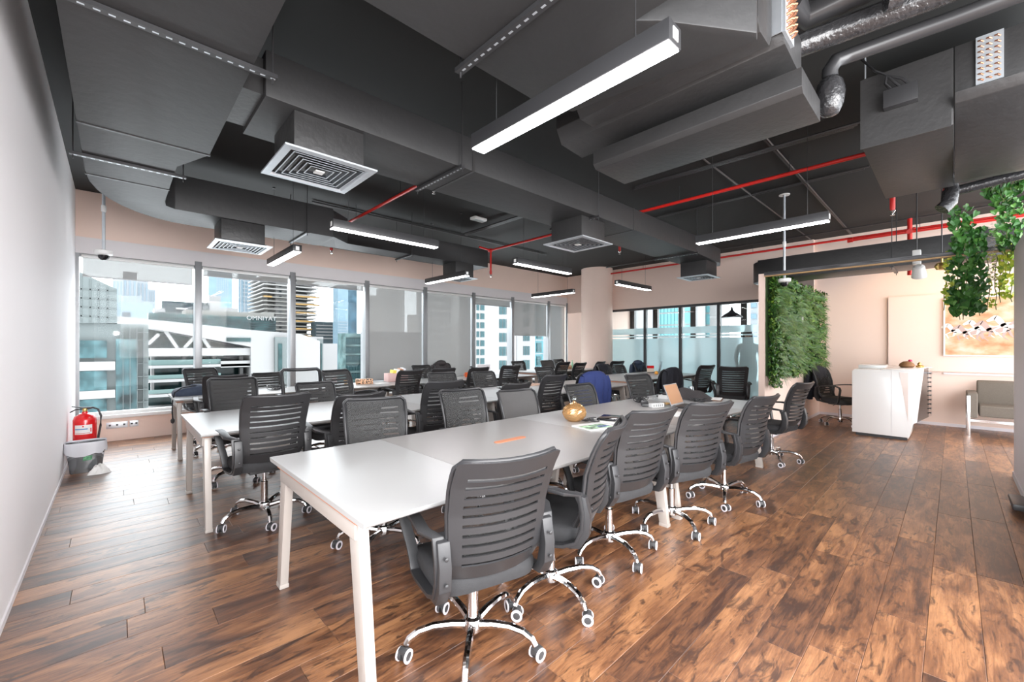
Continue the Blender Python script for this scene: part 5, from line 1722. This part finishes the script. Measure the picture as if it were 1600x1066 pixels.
def obox(r0, r1, z0, z1, n=28, rx=1.0, ry=0.8, wob=0.0, seed=1):
    rr = random.Random(seed); m = MB()
    w0 = [rr.uniform(-wob, wob) for _ in range(n)]
    def fn(a, b):
        i = round(a * n) % n
        th = 2 * PI * a; c_, s_ = math.cos(th), math.sin(th)
        r_ = r0 + (r1 - r0) * b
        return (rx * r_ * math.copysign(abs(c_) ** .55, c_), ry * r_ * math.copysign(abs(s_) ** .55, s_), z0 + (z1 - z0) * b + w0[i] * (1 - b if seed == 2 else b))
    m.grid(fn, n, 3)
    return m


obox(0.125, 0.160, 0.003, 0.32, rx=1.0, ry=0.75).build('bucket', M_binplast, wbn, solid=0.003, smooth=50)
MB().box(-0.115, 0.115, -0.085, 0.085, 0.001, 0.008).build('bin_floor', M_rubber, wbn)
obox(0.172, 0.166, 0.215, 0.335, ry=0.75, wob=0.03, seed=2).build('liner', M_liner, wbn, solid=0.0015, smooth=60)
obox(0.118, 0.150, 0.04, 0.20, ry=0.72, wob=0.0, seed=3).build('liner_inside', M_liner, wbn, solid=0.001, smooth=60)
m = MB(); m.prism([(-0.02, 0.14), (0.05, 0.145), (0.055, 0.19), (-0.015, 0.185)], 'y', -0.128, -0.124)
m.build('green_packet', mat('packet_green', (0.10, 0.30, 0.15), 0.5, var=0.5, vscale=50), wbn)
cloth = cloth_pile('crumpled white tissue on the floor against the bin', -0.13, 6.40, 0.0, 0.085, 0.06, 0.09, M_paper, 9, 'crumpled_tissue', 0.8)
cloth['category'] = 'tissue'

for (a, b, lab) in ((-0.115, 0.115, 'wide brushed metal socket plate low on the pink wall'), (0.135, 0.235, 'narrow brushed metal socket plate right of the wide one')):
    a += 0.02; b += 0.02
    s = thing('wall_socket', lab, 'socket', ((a + b) / 2, YW, 0.18), group='metal wall sockets under the first window')
    L = local(s)
    m = MB(); m.M = L; m.box(a, b, YW - 0.010, YW - 0.0005, 0.185, 0.275).build('plate', M_galv, s, bevel=0.002)
    n = 3 if b - a > 0.15 else 2
    for k in range(n):
        cx = a + (b - a) * (k + 0.5) / n
        m = MB(); m.M = L; m.box(cx - 0.012, cx + 0.012, YW - 0.013, YW - 0.0102, 0.22, 0.245).build('outlet', M_blackmetal, s)

# ============================================================ MEETING ROOM
pl = thing('dome_pendant', 'small black dome pendant lamp behind the meeting room glass', 'lamp', (12.0, 4.09, 2.27))
L = local(pl)
m = MB(); m.M = L
m.lathe([(0.26, 2.16), (0.25, 2.19), (0.18, 2.25), (0.08, 2.31), (0.035, 2.37), (0.018, 2.45)], (12.0, 4.09, 0), 24).build('shade', M_blackmetal, pl, smooth=60)
m = MB(); m.M = L; m.lathe([(0.0001, 2.20), (0.22, 2.185)], (12.0, 4.09, 0), 20).build('inner_lamp', mat('lamp_inner', (0.8, 0.5, 0.2), 0.5, emit=(1, 0.6, 0.2, 1.0)), pl)
m = MB(); m.M = L; m.tube([(12.0, 4.09, 2.45), (12.0, 4.09, ZC)], 0.006, 6, up=(1, 0, 0)).build('cord', M_blackmetal, pl)


def person(label, x, y, yaw):
    t = thing('person', label, 'person', (x, y, 0), R(yaw))
    me = bpy.data.meshes.new('body')
    J = [((0, 0, 0.95), .15), ((0, 0, 1.15), .135), ((0, 0.0, 1.38), .15), ((0, 0.01, 1.47), .07), ((0, 0.02, 1.53), .06), ((0, .03, 1.62), .095), ((0, .02, 1.71), .085),
         ((.20, 0, 1.40), .06), ((.25, -.05, 1.14), .048), ((.24, .06, .92), .036), ((.24, .10, .84), .035),
         ((-.20, 0, 1.40), .06), ((-.25, .08, 1.16), .048), ((-.22, .26, 1.02), .036), ((-.21, .33, .99), .035),
         ((.09, 0, .88), .10), ((.10, .16, .50), .07), ((.10, .10, .10), .045), ((.10, .24, .04), .04),
         ((-.09, 0, .88), .10), ((-.10, -.08, .50), .07), ((-.10, -.30, .14), .045), ((-.10, -.20, .04), .04)]
    E_ = [(0, 1), (1, 2), (2, 3), (3, 4), (4, 5), (5, 6), (2, 7), (7, 8), (8, 9), (9, 10), (2, 11), (11, 12), (12, 13), (13, 14), (0, 15), (15, 16), (16, 17), (17, 18), (0, 19), (19, 20), (20, 21), (21, 22)]
    # fingers: short chains rooted in each palm
    for h, sx in ((10, 1), (14, -1)):
        p = Vector(J[h][0])
        for q in range(5):
            d = Vector((sx * (-0.02 + 0.012 * q), 0.03, -0.045 - 0.008 * (2 - abs(q - 2)))) if q else Vector((-sx * 0.03, 0.04, -0.02))
            J.append((tuple(p + d * 0.8), .009)); J.append((tuple(p + d * 1.5 + Vector((0, 0.01, 0))), .008))
            E_ += [(h, len(J) - 2), (len(J) - 2, len(J) - 1)]
    me.from_pydata([j[0] for j in J], E_, [])
    o = bpy.data.objects.new('body', me); COL.objects.link(o); o.parent = t
    sk = o.modifiers.new('skin', 'SKIN')
    for i, (_, r_) in enumerate(J): me.skin_vertices[0].data[i].radius = (r_, r_ * (0.75 if i < 3 else 1))
    me.skin_vertices[0].data[0].use_root = True
    s2 = o.modifiers.new('sub', 'SUBSURF'); s2.levels = 1; s2.render_levels = 2
    me.materials.append(mat('person_skin', (0.34, 0.20, 0.14), 0.6))
    # clothes
    MB().lathe([(0.19, 0.86), (0.185, 1.0), (0.165, 1.15), (0.185, 1.32), (0.15, 1.43), (0.07, 1.49)], (0, 0, 0), 20).build('shirt', M_paper, t, smooth=60)
    for sx, kn, an in ((1, (.10, .16, .50), (.10, .10, .12)), (-1, (-.10, -.08, .50), (-.10, -.30, .16))):
        MB().tube([(sx * .08, 0, .95), (sx * .09, .02, .82), kn, an], 0.095, 12, scale=[1.1, 1.1, .9, .75], up=(0, 1, 0)).build('trouser_leg', mat('trousers', (0.25, 0.26, 0.28), 0.8), t, smooth=60)
    MB().lathe([(0.0, 1.80), (0.06, 1.79), (0.10, 1.74), (0.112, 1.66), (0.12, 1.52), (0.10, 1.36), (0.05, 1.28)], (0, -0.02, 0), 16).build('hair', M_hair, t, smooth=60)
    for sx in (-1, 1):
        MB().lathe([(0.0, -0.008), (0.012, 0), (0.0, 0.008)], (sx * 0.035, 0.125, 1.635), 8).build('eye', M_blackmetal, t)
    MB().prism([(-0.01, 1.60), (0.01, 1.60), (0, 1.645)], 'y', 0.11, 0.145).build('nose', MATS['person_skin'], t)
    MB().box(-0.025, 0.025, 0.112, 0.128, 1.570, 1.578).build('mouth', mat('lips', (0.4, 0.12, 0.1), 0.5), t)
    return t


person('person with long dark hair and pale shirt walking behind the frosted glass', 11.0, 3.40, 120)

# ============================================================ CITY OUTSIDE
M_bwhite = mat('facade_white', (0.177, 0.175, 0.174), 0.6, var=0.03, vscale=0.3)
M_btile = mat('facade_silver', (0.081, 0.093, 0.093), 0.45, var=0.12, vscale=0.4)
M_bteal = mat('glass_teal', (0.013, 0.031, 0.032), 0.12, var=0.5, vscale=0.9)  # strong colour noise stands in for reflections in the glass
M_btealmix = mat('glass_teal_rippled', (0.019, 0.041, 0.045), 0.08, var=0.8, vscale=1.4, bump=1.0, bscale=1.5)  # rippled reflections painted as high-contrast noise in the base colour
M_bblue = mat('glass_blue', (0.102, 0.149, 0.181), 0.2, var=0.2, vscale=0.4)  # light blue carries the distance haze of the far towers
M_bpale = mat('facade_pale', (0.161, 0.173, 0.185), 0.7, var=0.06, vscale=0.2)  # distance haze painted into the pale facade colour
M_bpaleg = mat('glass_pale', (0.122, 0.152, 0.174), 0.4, var=0.1, vscale=0.3)  # paleness stands in for haze on the distant glass
M_bdark = mat('facade_dark', (0.023, 0.032, 0.036), 0.4, var=0.3, vscale=0.3)
M_bconc = mat('concrete', (0.115, 0.112, 0.104), 0.8, var=0.15, vscale=0.5)
M_bcore = mat('concrete_light', (0.176, 0.172, 0.168), 0.8)
M_scaf = mat('scaffold', (0.189, 0.118, 0.046), 0.7, var=0.3, vscale=2)
M_bgreyl = mat('facade_blind_grey', (0.34, 0.33, 0.32), 0.7, var=0.1, vscale=0.3)
M_bdarkb = mat('facade_blind_dark', (0.11, 0.115, 0.12), 0.7, var=0.1, vscale=0.3)
M_bwinb = mat('facade_blind_window', (0.16, 0.165, 0.17), 0.7)
M_bgrey = mat('facade_grey', (0.096, 0.096, 0.096), 0.7, var=0.1, vscale=0.3)
M_bwin = mat('far_window', (0.024, 0.056, 0.062), 0.15, var=0.5, vscale=0.5)
M_seam = mat('facade_seam', (0.07, 0.08, 0.08), 0.6)
M_x = mat('facade_seam_b', (0.047, 0.056, 0.058), 0.6)


def W(px, py, D): return onY(px, py, D)


def block(t, name, px0, px1, py0, py1, D, depth, mt, extra=0.0, **kw):
    """facade rectangle between two pixel columns on the plane y = D"""
    xa = W(px0, 500, D)[0]; xb = W(px1, 500, D)[0]
    mid = (px0 + px1) / 2
    za = W(mid, py0, D)[1]; zb = W(mid, py1, D)[1]
    m = MB(); m.M = local(t); m.box(xa, xb, D - extra, D + depth, zb, za)
    return m.build(name, mt, t, smooth=0, **kw), xa, xb, zb, za


def building(label, px0, px1, pytop, D, depth, mt, name='building', group=None, pybot=760):
    depth = min(depth, 3)
    xa = W(px0, 500, D)[0]
    t = thing(name, label, 'building', (xa, D, -30), group=group)
    o, xa, xb, zb, za = block(t, 'wall', px0, px1, pytop, pybot, D, depth, mt)
    return t, xa, xb, za


def windows(t, xa, xb, z0, z1, D, nx, nz, fx, fz, mt, name='window', proud=0.05):
    L = local(t)
    dx = (xb - xa) / nx; dz = (z1 - z0) / nz
    m = MB(); m.box(0, dx * fx, -proud, 0.02, 0, dz * fz)
    pr = m.build(name, mt, t, smooth=0)
    first = True
    for j in range(nz):
        for i in range(nx):
            o = pr if first else pr.copy()
            if not first: COL.objects.link(o)
            first = False
            o.parent = t
            o.location = L @ Vector((xa + dx * (i + 0.5), D - 0.02, z0 + dz * (j + (1 - fz) / 2)))


# 1 tiled building on the left
D = 24
t = thing('building', 'silver-tiled building with wavy teal glass filling the left of the first window', 'building', (-12, D, -12))
L = local(t)
def WP(px, py, D): a = W(px, py, D); return (a[0], a[1])
m = MB(); m.M = L
m.prism([WP(60, 395, D), WP(183, 452, D), WP(183, 505, D), WP(60, 505, D)], 'y', D, D + 4)
m.build('tiled_wall', M_btile, t, smooth=0)
for px in (127, 141, 154, 168):
    a, b = WP(px, 420, D), WP(px, 505, D)
    m = MB(); m.M = L; m.box(a[0] - 0.02, a[0] + 0.02, D - 0.02, D, b[1], WP(px, 395 + (px - 60) * 0.463 + 4, D)[1]).build('joint', M_seam, t)
for py in (452, 466, 480, 494):
    a = WP(118, py, D); b = WP(183, py + 4, D)
    m = MB(); m.M = L; m.add([(a[0], D - 0.02, a[1]), (b[0], D - 0.02, b[1]), (b[0], D - 0.02, b[1] + .05), (a[0], D - 0.02, a[1] + .05)], [(0, 1, 2, 3)])
    m.build('joint', M_seam, t, smooth=0)
block(t, 'lower_wall', 60, 232, 505, 720, D + 0.2, 4, M_btile)
x60, z60 = WP(60, 395, D)
m = MB(); m.M = L; m.box(-30, x60, D + 0.1, D + 4, -14, z60).build('side_wall', M_btile, t, smooth=0)
for zz in (-0.6, -3.6, -6.6, 3.6, 5.0):
    m = MB(); m.M = L; m.box(-30, x60, D, D + 0.1, zz, zz + (0.7 if zz < 0 else 0.04)).build('spandrel', M_bwhite if zz < 0 else M_seam, t, smooth=0)
for (p0, p1, a, b, nm, mt) in ((60, 167, 532, 560, 'window_band', M_btealmix), (60, 167, 581, 612, 'window_band', M_btealmix), (60, 167, 626, 660, 'window_band', M_btealmix),
                               (60, 180, 566, 580, 'spandrel', M_bwhite), (60, 180, 612, 625, 'spandrel', M_bwhite), (181, 215, 530, 660, 'glass_strip', M_btealmix)):
    block(t, nm, p0, p1, a, b, D, 0.3, mt, 0.05)
for px in (192, 203, 214, 224):
    block(t, 'joint', px, px + 0.8, 512, 660, D - 0.1, 0.3, M_seam)
for py in (519, 531, 549, 568, 588, 608, 628):
    block(t, 'joint', 214, 232, py, py + 0.8, D - 0.1, 0.3, M_seam)

# 2 white wing building
D = 42
t = thing('building', 'white angular office building with slanted roof fascia and balcony floors', 'building', (20, D, -12))
L = local(t)
block(t, 'rear_glass', 232, 392, 512, 720, D + 3, 4, M_bteal)
m = MB(); m.M = L
m.prism([WP(183, 494, D), WP(395, 516, D), WP(470, 522, D), WP(500, 533, D), WP(500, 700, D), WP(392, 700, D), WP(392, 542, D), WP(183, 503, D)], 'y', D, D + 3)
m.build('white_fascia', M_bwhite, t, smooth=0)
block(t, 'column_bay', 428, 452, 527, 700, D, 0.5, M_btile, 0.4)
block(t, 'slot_window', 435, 441, 537, 610, D - 0.5, 0.2, M_bteal)
for (p0, p1, a, b) in ((232, 392, 544, 556), (232, 392, 570, 574), (345, 392, 564, 574), (232, 392, 591, 595), (232, 392, 613, 617), (232, 392, 634, 640)):
    block(t, 'floor_slab', p0, p1, a, b, D + 0.3, 3, M_bwhite)
for a, b in ((562, 570), (585, 591), (607, 613)):
    block(t, 'glass_balustrade', 232, 345, a, b, D + 0.6, 0.1, mat('balustrade', (0.086, 0.130, 0.126), 0.2))
for px in (236, 285, 332, 375):
    for a, b in ((557, 570), (575, 591), (596, 613)):
        block(t, 'pier', px, px + 5, a, b, D + 1.6, 0.6, M_bwhite)
for (p0, q0, p1, q1) in ((232, 538, 249, 522), (258, 515, 278, 544), (289, 544, 310, 521), (312, 519, 329, 544)):
    a, b = WP(p0, q0, D), WP(p1, q1, D)
    m = MB(); m.M = L; m.sweep([(a[0], D + 0.5, a[1]), (b[0], D + 0.5, b[1])], [(-.12, -.12), (.12, -.12), (.12, .12), (-.12, .12)])
    m.build('truss_member', M_bwhite, t)
block(t, 'clerestory', 354, 392, 528, 534, D - 0.1, 0.3, M_bteal)

# 2b white side block right of it
t, xa, xb, za = building('plain white block with a narrow window column, third window', 462, 505, 526, 46, 6, M_bwhite)
block(t, 'window_column', 462, 466, 539, 620, 46, 0.3, M_bwin, 0.1)
block(t, 'narrow_bay', 496, 504, 530, 640, 46, 0.3, M_btile, 0.2)
block(t, 'slot_window', 501, 503, 537, 610, 45.7, 0.2, M_bteal)
t, xa, xb, za = building('low white tiled block behind the chairs of the third window', 504, 527, 537, 52, 6, M_bwhite)
t, xa, xb, za = building('white apartment slab end in the second window, below the tower', 428, 462, 534, 60, 6, M_bwhite)

# 3 dark teal office block with lettering
D = 78
t, xa, xb, za = building('long dark green office block with white rooftop lettering', 232, 431, 493, D, 14, M_bteal)
block(t, 'roof_screen', 290, 428, 487, 496, D + 0.5, 5, M_bconc)
for k in range(9):
    block(t, 'floor_line', 232, 431, 498 + k * 4, 498.7 + k * 4, D, 0.2, M_bdark, 0.15)
a = W(408, 498, D)
text_mesh('sign_lettering', 'OMNIYAT', 0.95, M_bwhite, local(t) @ Matrix.Translation((a[0], D - 0.4, a[1])) @ Matrix.Rotation(R(90), 4, 'X'), t, 0.1)
# 4 dark sign block
D = 90
t, xa, xb, za = building('dark low block with a white emblem on its roof sign', 253, 327, 472, D, 12, M_bdark)
block(t, 'sign_board', 313, 327.5, 473, 484, D - 0.5, 0.4, M_bdark)
block(t, 'white_band', 275, 293, 481, 484, D - 0.3, 0.3, M_bwhite)
a = W(320.5, 478.5, D)
text_mesh('sign_lettering', 'N\u00b7E\n85', 0.9, M_bwhite, local(t) @ Matrix.Translation((a[0], D - 1.1, a[1])) @ Matrix.Rotation(R(90), 4, 'X'), t, 0.05)
for k in range(4): block(t, 'window_band', 258, 285, 489 + k * 3.4, 490.6 + k * 3.4, D, 0.2, M_bgrey, 0.2)
t, xa, xb, za = building('white stair-shaped block with black windows left of the mullion', 241, 258, 482, 82, 5, M_bwhite)
for k in range(3): block(t, 'window_band', 247, 256, 488 + k * 5, 491 + k * 5, 82, 0.2, M_bdark, 0.2)
t, xa, xb, za = building('low white rooftop block behind the dark teal office', 327, 345, 462, 96, 6, M_bwhite)
t, xa, xb, za = building('white barrel-roofed hall behind the dark teal office', 340, 372, 481, 100, 8, M_bwhite)
# 5 blue towers
D = 170
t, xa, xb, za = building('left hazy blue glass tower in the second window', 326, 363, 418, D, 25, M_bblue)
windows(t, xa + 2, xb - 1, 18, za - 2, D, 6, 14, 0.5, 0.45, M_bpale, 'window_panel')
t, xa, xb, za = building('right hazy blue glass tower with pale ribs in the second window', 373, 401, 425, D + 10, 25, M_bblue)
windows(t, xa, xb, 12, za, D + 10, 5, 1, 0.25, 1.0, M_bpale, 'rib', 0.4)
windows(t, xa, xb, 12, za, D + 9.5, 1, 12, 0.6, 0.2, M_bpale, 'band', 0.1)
# 6 pale cluster
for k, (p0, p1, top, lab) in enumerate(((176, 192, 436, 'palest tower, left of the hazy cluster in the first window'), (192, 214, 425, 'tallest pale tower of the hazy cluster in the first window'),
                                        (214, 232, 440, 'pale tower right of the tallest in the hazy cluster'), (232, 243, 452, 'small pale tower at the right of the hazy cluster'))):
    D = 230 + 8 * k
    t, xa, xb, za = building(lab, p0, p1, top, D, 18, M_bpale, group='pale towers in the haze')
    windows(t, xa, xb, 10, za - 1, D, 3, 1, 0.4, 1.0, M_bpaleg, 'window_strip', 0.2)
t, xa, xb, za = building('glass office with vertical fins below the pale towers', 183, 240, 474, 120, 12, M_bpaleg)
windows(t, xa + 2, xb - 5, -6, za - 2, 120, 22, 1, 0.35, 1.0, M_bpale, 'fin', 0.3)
# 5b construction tower
D = 110
t, xa, xb, za = building('concrete tower under construction with open floors and orange scaffolds', 418, 480, 428, D, 12, M_bconc)
a0 = W(432, 500, D)[0]; a1 = W(455, 500, D)[0]
block(t, 'white_core', 431, 449, 430, 560, D - 1.5, 3, M_bcore)
for k in range(18):
    py = 434 + k * 6.2
    w_ = 3 * math.sin(k * 0.9)
    block(t, 'floor_slab', 411 + w_ * 0.4, 496 - 5 * (k / 17) + w_, py, py + 1.8, D - 2.6, 15, M_bcore if k < 5 else M_bconc)
    block(t, 'floor_void', 462, 478, py + 2.2, py + 5.6, D - 0.5, 0.6, M_bdark)
for k, (p0, p1, py) in enumerate(((412, 425, 462), (462, 500, 463), (462, 500, 475), (462, 494, 488), (460, 492, 501), (462, 490, 513), (460, 488, 524))):
    block(t, 'scaffold', p0, p1, py, py + 2.4, D - 2.9, 0.3, M_scaf)
for k in range(14):
    block(t, 'core_window', 436, 440, 438 + k * 8, 441 + k * 8, D - 1.6, 0.2, M_bdark)
# 7 blue glass towers third window
D = 95
t, xa, xb, za = building('pale blue glass tower in the third window', 528, 544, 446, D, 14, M_bblue)
windows(t, xa, xb, -6, za - 8, D, 1, 22, 1.0, 0.45, M_bpaleg, 'floor_band', 0.1)
t, xa, xb, za = building('darker blue glass tower behind the pale one in the third window', 544, 558, 446, D + 6, 14, mat('glass_blue_dark', (0.031, 0.062, 0.085), 0.2, var=0.4, vscale=0.5))
D = 62
t, xa, xb, za = building('teal mirrored glass block at the right of the third window', 540, 570, 521, D, 10, mat('glass_green_pale', (0.068, 0.105, 0.105), 0.12, var=0.4, vscale=0.6))
windows(t, xa, xb, -9, za - 0.5, D, 7, 9, 0.85, 0.75, M_btealmix, 'pane', 0.06)
t, xa, xb, za = building('dark slate office block in the middle of the third window', 492, 528, 503, 105, 10, M_bdark)
for k in range(5): block(t, 'window_band', 494, 526, 508 + k * 5, 510 + k * 5, 105, 0.2, M_bgrey, 0.15)
# 8 behind blinds
D = 54
t, xa, xb, za = building('dark block with white lettering seen through the first long blind', 578, 662, 519, D, 12, M_bdarkb)
a = W(638, 526, D)
text_mesh('sign_lettering', 'OMNIYAT', 1.0, M_bpale, local(t) @ Matrix.Translation((a[0] + 0.8, D - 0.5, a[1])) @ Matrix.Rotation(R(90), 4, 'X'), t, 0.1)
a = W(598, 525, D)
text_mesh('emblem', 'W', 1.5, M_bpale, local(t) @ Matrix.Translation((a[0], D - 0.5, a[1])) @ Matrix.Rotation(R(90), 4, 'X') @ Matrix.Rotation(R(-20), 4, 'Z'), t, 0.1)
D = 120
t, xa, xb, za = building('tall apartment tower seen through the first long blind', 595, 632, 452, D, 14, M_bgreyl)
windows(t, xa + 1, xb - 1, 6, za - 1, D, 6, 14, 0.5, 0.6, M_bwinb)
t, xa, xb, za = building('lower grey tower left of it behind the first long blind', 579, 595, 462, 140, 14, M_bgreyl)
t, xa, xb, za = building('small stepped tower right of it behind the first long blind', 643, 658, 492, 130, 10, M_bgreyl)
D = 78
t, xa, xb, za = building('wide apartment tower seen through the second long blind', 662, 708, 446, D, 12, M_bgreyl)
windows(t, xa + .5, xb - .5, -6, za - 0.5, D, 7, 12, 0.55, 0.6, M_bwinb)
t, xa, xb, za = building('slender residential tower right of it behind the second long blind', 716, 739, 505, 50, 10, M_bgreyl)
windows(t, xa + .5, xb - .5, -5, za - 0.5, 50, 3, 6, 0.6, 0.4, M_bpale, 'balcony', 0.6)
t, xa, xb, za = building('pointed grey tower far behind the second long blind', 706, 722, 452, 120, 10, M_bgreyl)
# 9 white tower
D = 40
t, xa, xb, za = building('bright white apartment tower with teal windows beside the blinds', 741, 806, 400, D, 10, M_bwhite)
for k in range(10):
    py = 476 + k * 14 - 14
    for (p0, p1) in ((744.5, 748.5), (750.5, 756.5)):
        block(t, 'window', p0, p1, py, py + 9, D, 0.1, M_bwin, 0.06)
for k in range(8):
    py = 456 + k * 21.5
    for p0 in (780, 785.5, 791.5):
        block(t, 'window', p0, p0 + 4.6, py, py + 14, D, 0.1, M_bwin, 0.06)
D = 46
t, xa, xb, za = building('white building with a teal glass side right of the white tower', 808, 836, 400, D, 10, M_bwhite)
for k in range(8):
    py = 453 + k * 22
    for p0 in (817.5, 821, 824.5):
        block(t, 'window', p0, p0 + 2.8, py, py + 14, D, 0.1, M_bwin, 0.06)
t, xa, xb, za = building('teal glass tower next to the narrow last window', 835, 855, 400, 48, 10, mat('glass_cyan', (0.046, 0.132, 0.149), 0.15, var=0.2, vscale=0.5))
for k in range(9):
    py = 452 + k * 21
    block(t, 'window', 839, 846, py, py + 14, 47.9, 0.1, M_bwin, 0.06)
    block(t, 'floor_band', 835, 855, py + 16, py + 17.5, 47.9, 0.1, M_bpale, 0.06)
t, xa, xb, za = building('grey glass block behind the narrow last window', 856, 892, 400, 60, 10, M_bpaleg)
windows(t, xa, xb, -8, 18, 60, 6, 12, 0.9, 0.85, mat('glass_pale2', (0.112, 0.144, 0.158), 0.3, var=0.1), 'pane')


# buildings seen through the meeting room, facade facing -x
def xbuilding(label, ya, yb, z1, X, depth, mt):
    t = thing('building', label, 'building', (X, (ya + yb) / 2, -20)); depth = 2
    m = MB(); m.M = local(t); m.box(X, X + depth, ya, yb, -20, z1).build('wall', mt, t, smooth=0)
    return t


def onXr(px, X): return onX(px, 500, X)[0]


X = 38
t = xbuilding('white tower seen through the upper meeting room glass', onXr(1088, X), onXr(955, X), 22, X, 8, M_bwhite)
for (p0, p1, n) in ((989, 994, 1), (1028, 1060, 6), (1070, 1080, 1)):
    ya, yb = onXr(p0, X), onXr(p1, X)
    for j in range(6):
        for q in range(n):
            a = ya + (yb - ya) * (q + 0.08) / n; b = ya + (yb - ya) * (q + 0.92) / n
            z = 1.2 + j * 1.15
            m = MB(); m.M = local(t); m.box(X - 0.1, X + 0.05, min(a, b), max(a, b), z, z + 1.0).build('window', mat('glass_sky', (0.072, 0.173, 0.187), 0.15, var=0.2, vscale=0.5), t, smooth=0)
t = xbuilding('second white tower right of it through the meeting room glass', onXr(1128, X + 3), onXr(1089, X + 3), 24, X + 3, 8, M_bwhite)
for j in range(6):
    for q in range(3):
        ya, yb = onXr(1092 + q * 6, X + 3), onXr(1097 + q * 6, X + 3)
        m = MB(); m.M = local(t); m.box(X + 2.9, X + 3.05, yb, ya, 1.2 + j * 1.15, 2.2 + j * 1.15).build('window', MATS['glass_sky'], t, smooth=0)
X = 90
t = xbuilding('pale banded tower at the far right of the meeting room glass', onXr(1184, X), onXr(1172, X), 20, X, 8, M_bpale)
for j in range(8):
    m = MB(); m.M = local(t); m.box(X - 0.2, X, onXr(1184, X) + .2, onXr(1172, X) - .2, -2 + j * 2.2, -1 + j * 2.2).build('window_band', M_bblue, t, smooth=0)

# hazy daylight outside: the far facades are matt, only slightly reflective
for k, mm in MATS.items():
    if k in ('facade_white', 'facade_silver', 'glass_teal', 'glass_teal_rippled', 'glass_blue', 'facade_pale', 'glass_pale', 'facade_dark', 'concrete', 'concrete_light', 'scaffold', 'facade_grey', 'far_window', 'facade_seam', 'balustrade', 'glass_blue_dark', 'glass_green_pale', 'glass_cyan', 'glass_pale2', 'glass_sky'):
        mm.node_tree.nodes['Principled BSDF'].inputs['Specular IOR Level'].default_value = 0.15
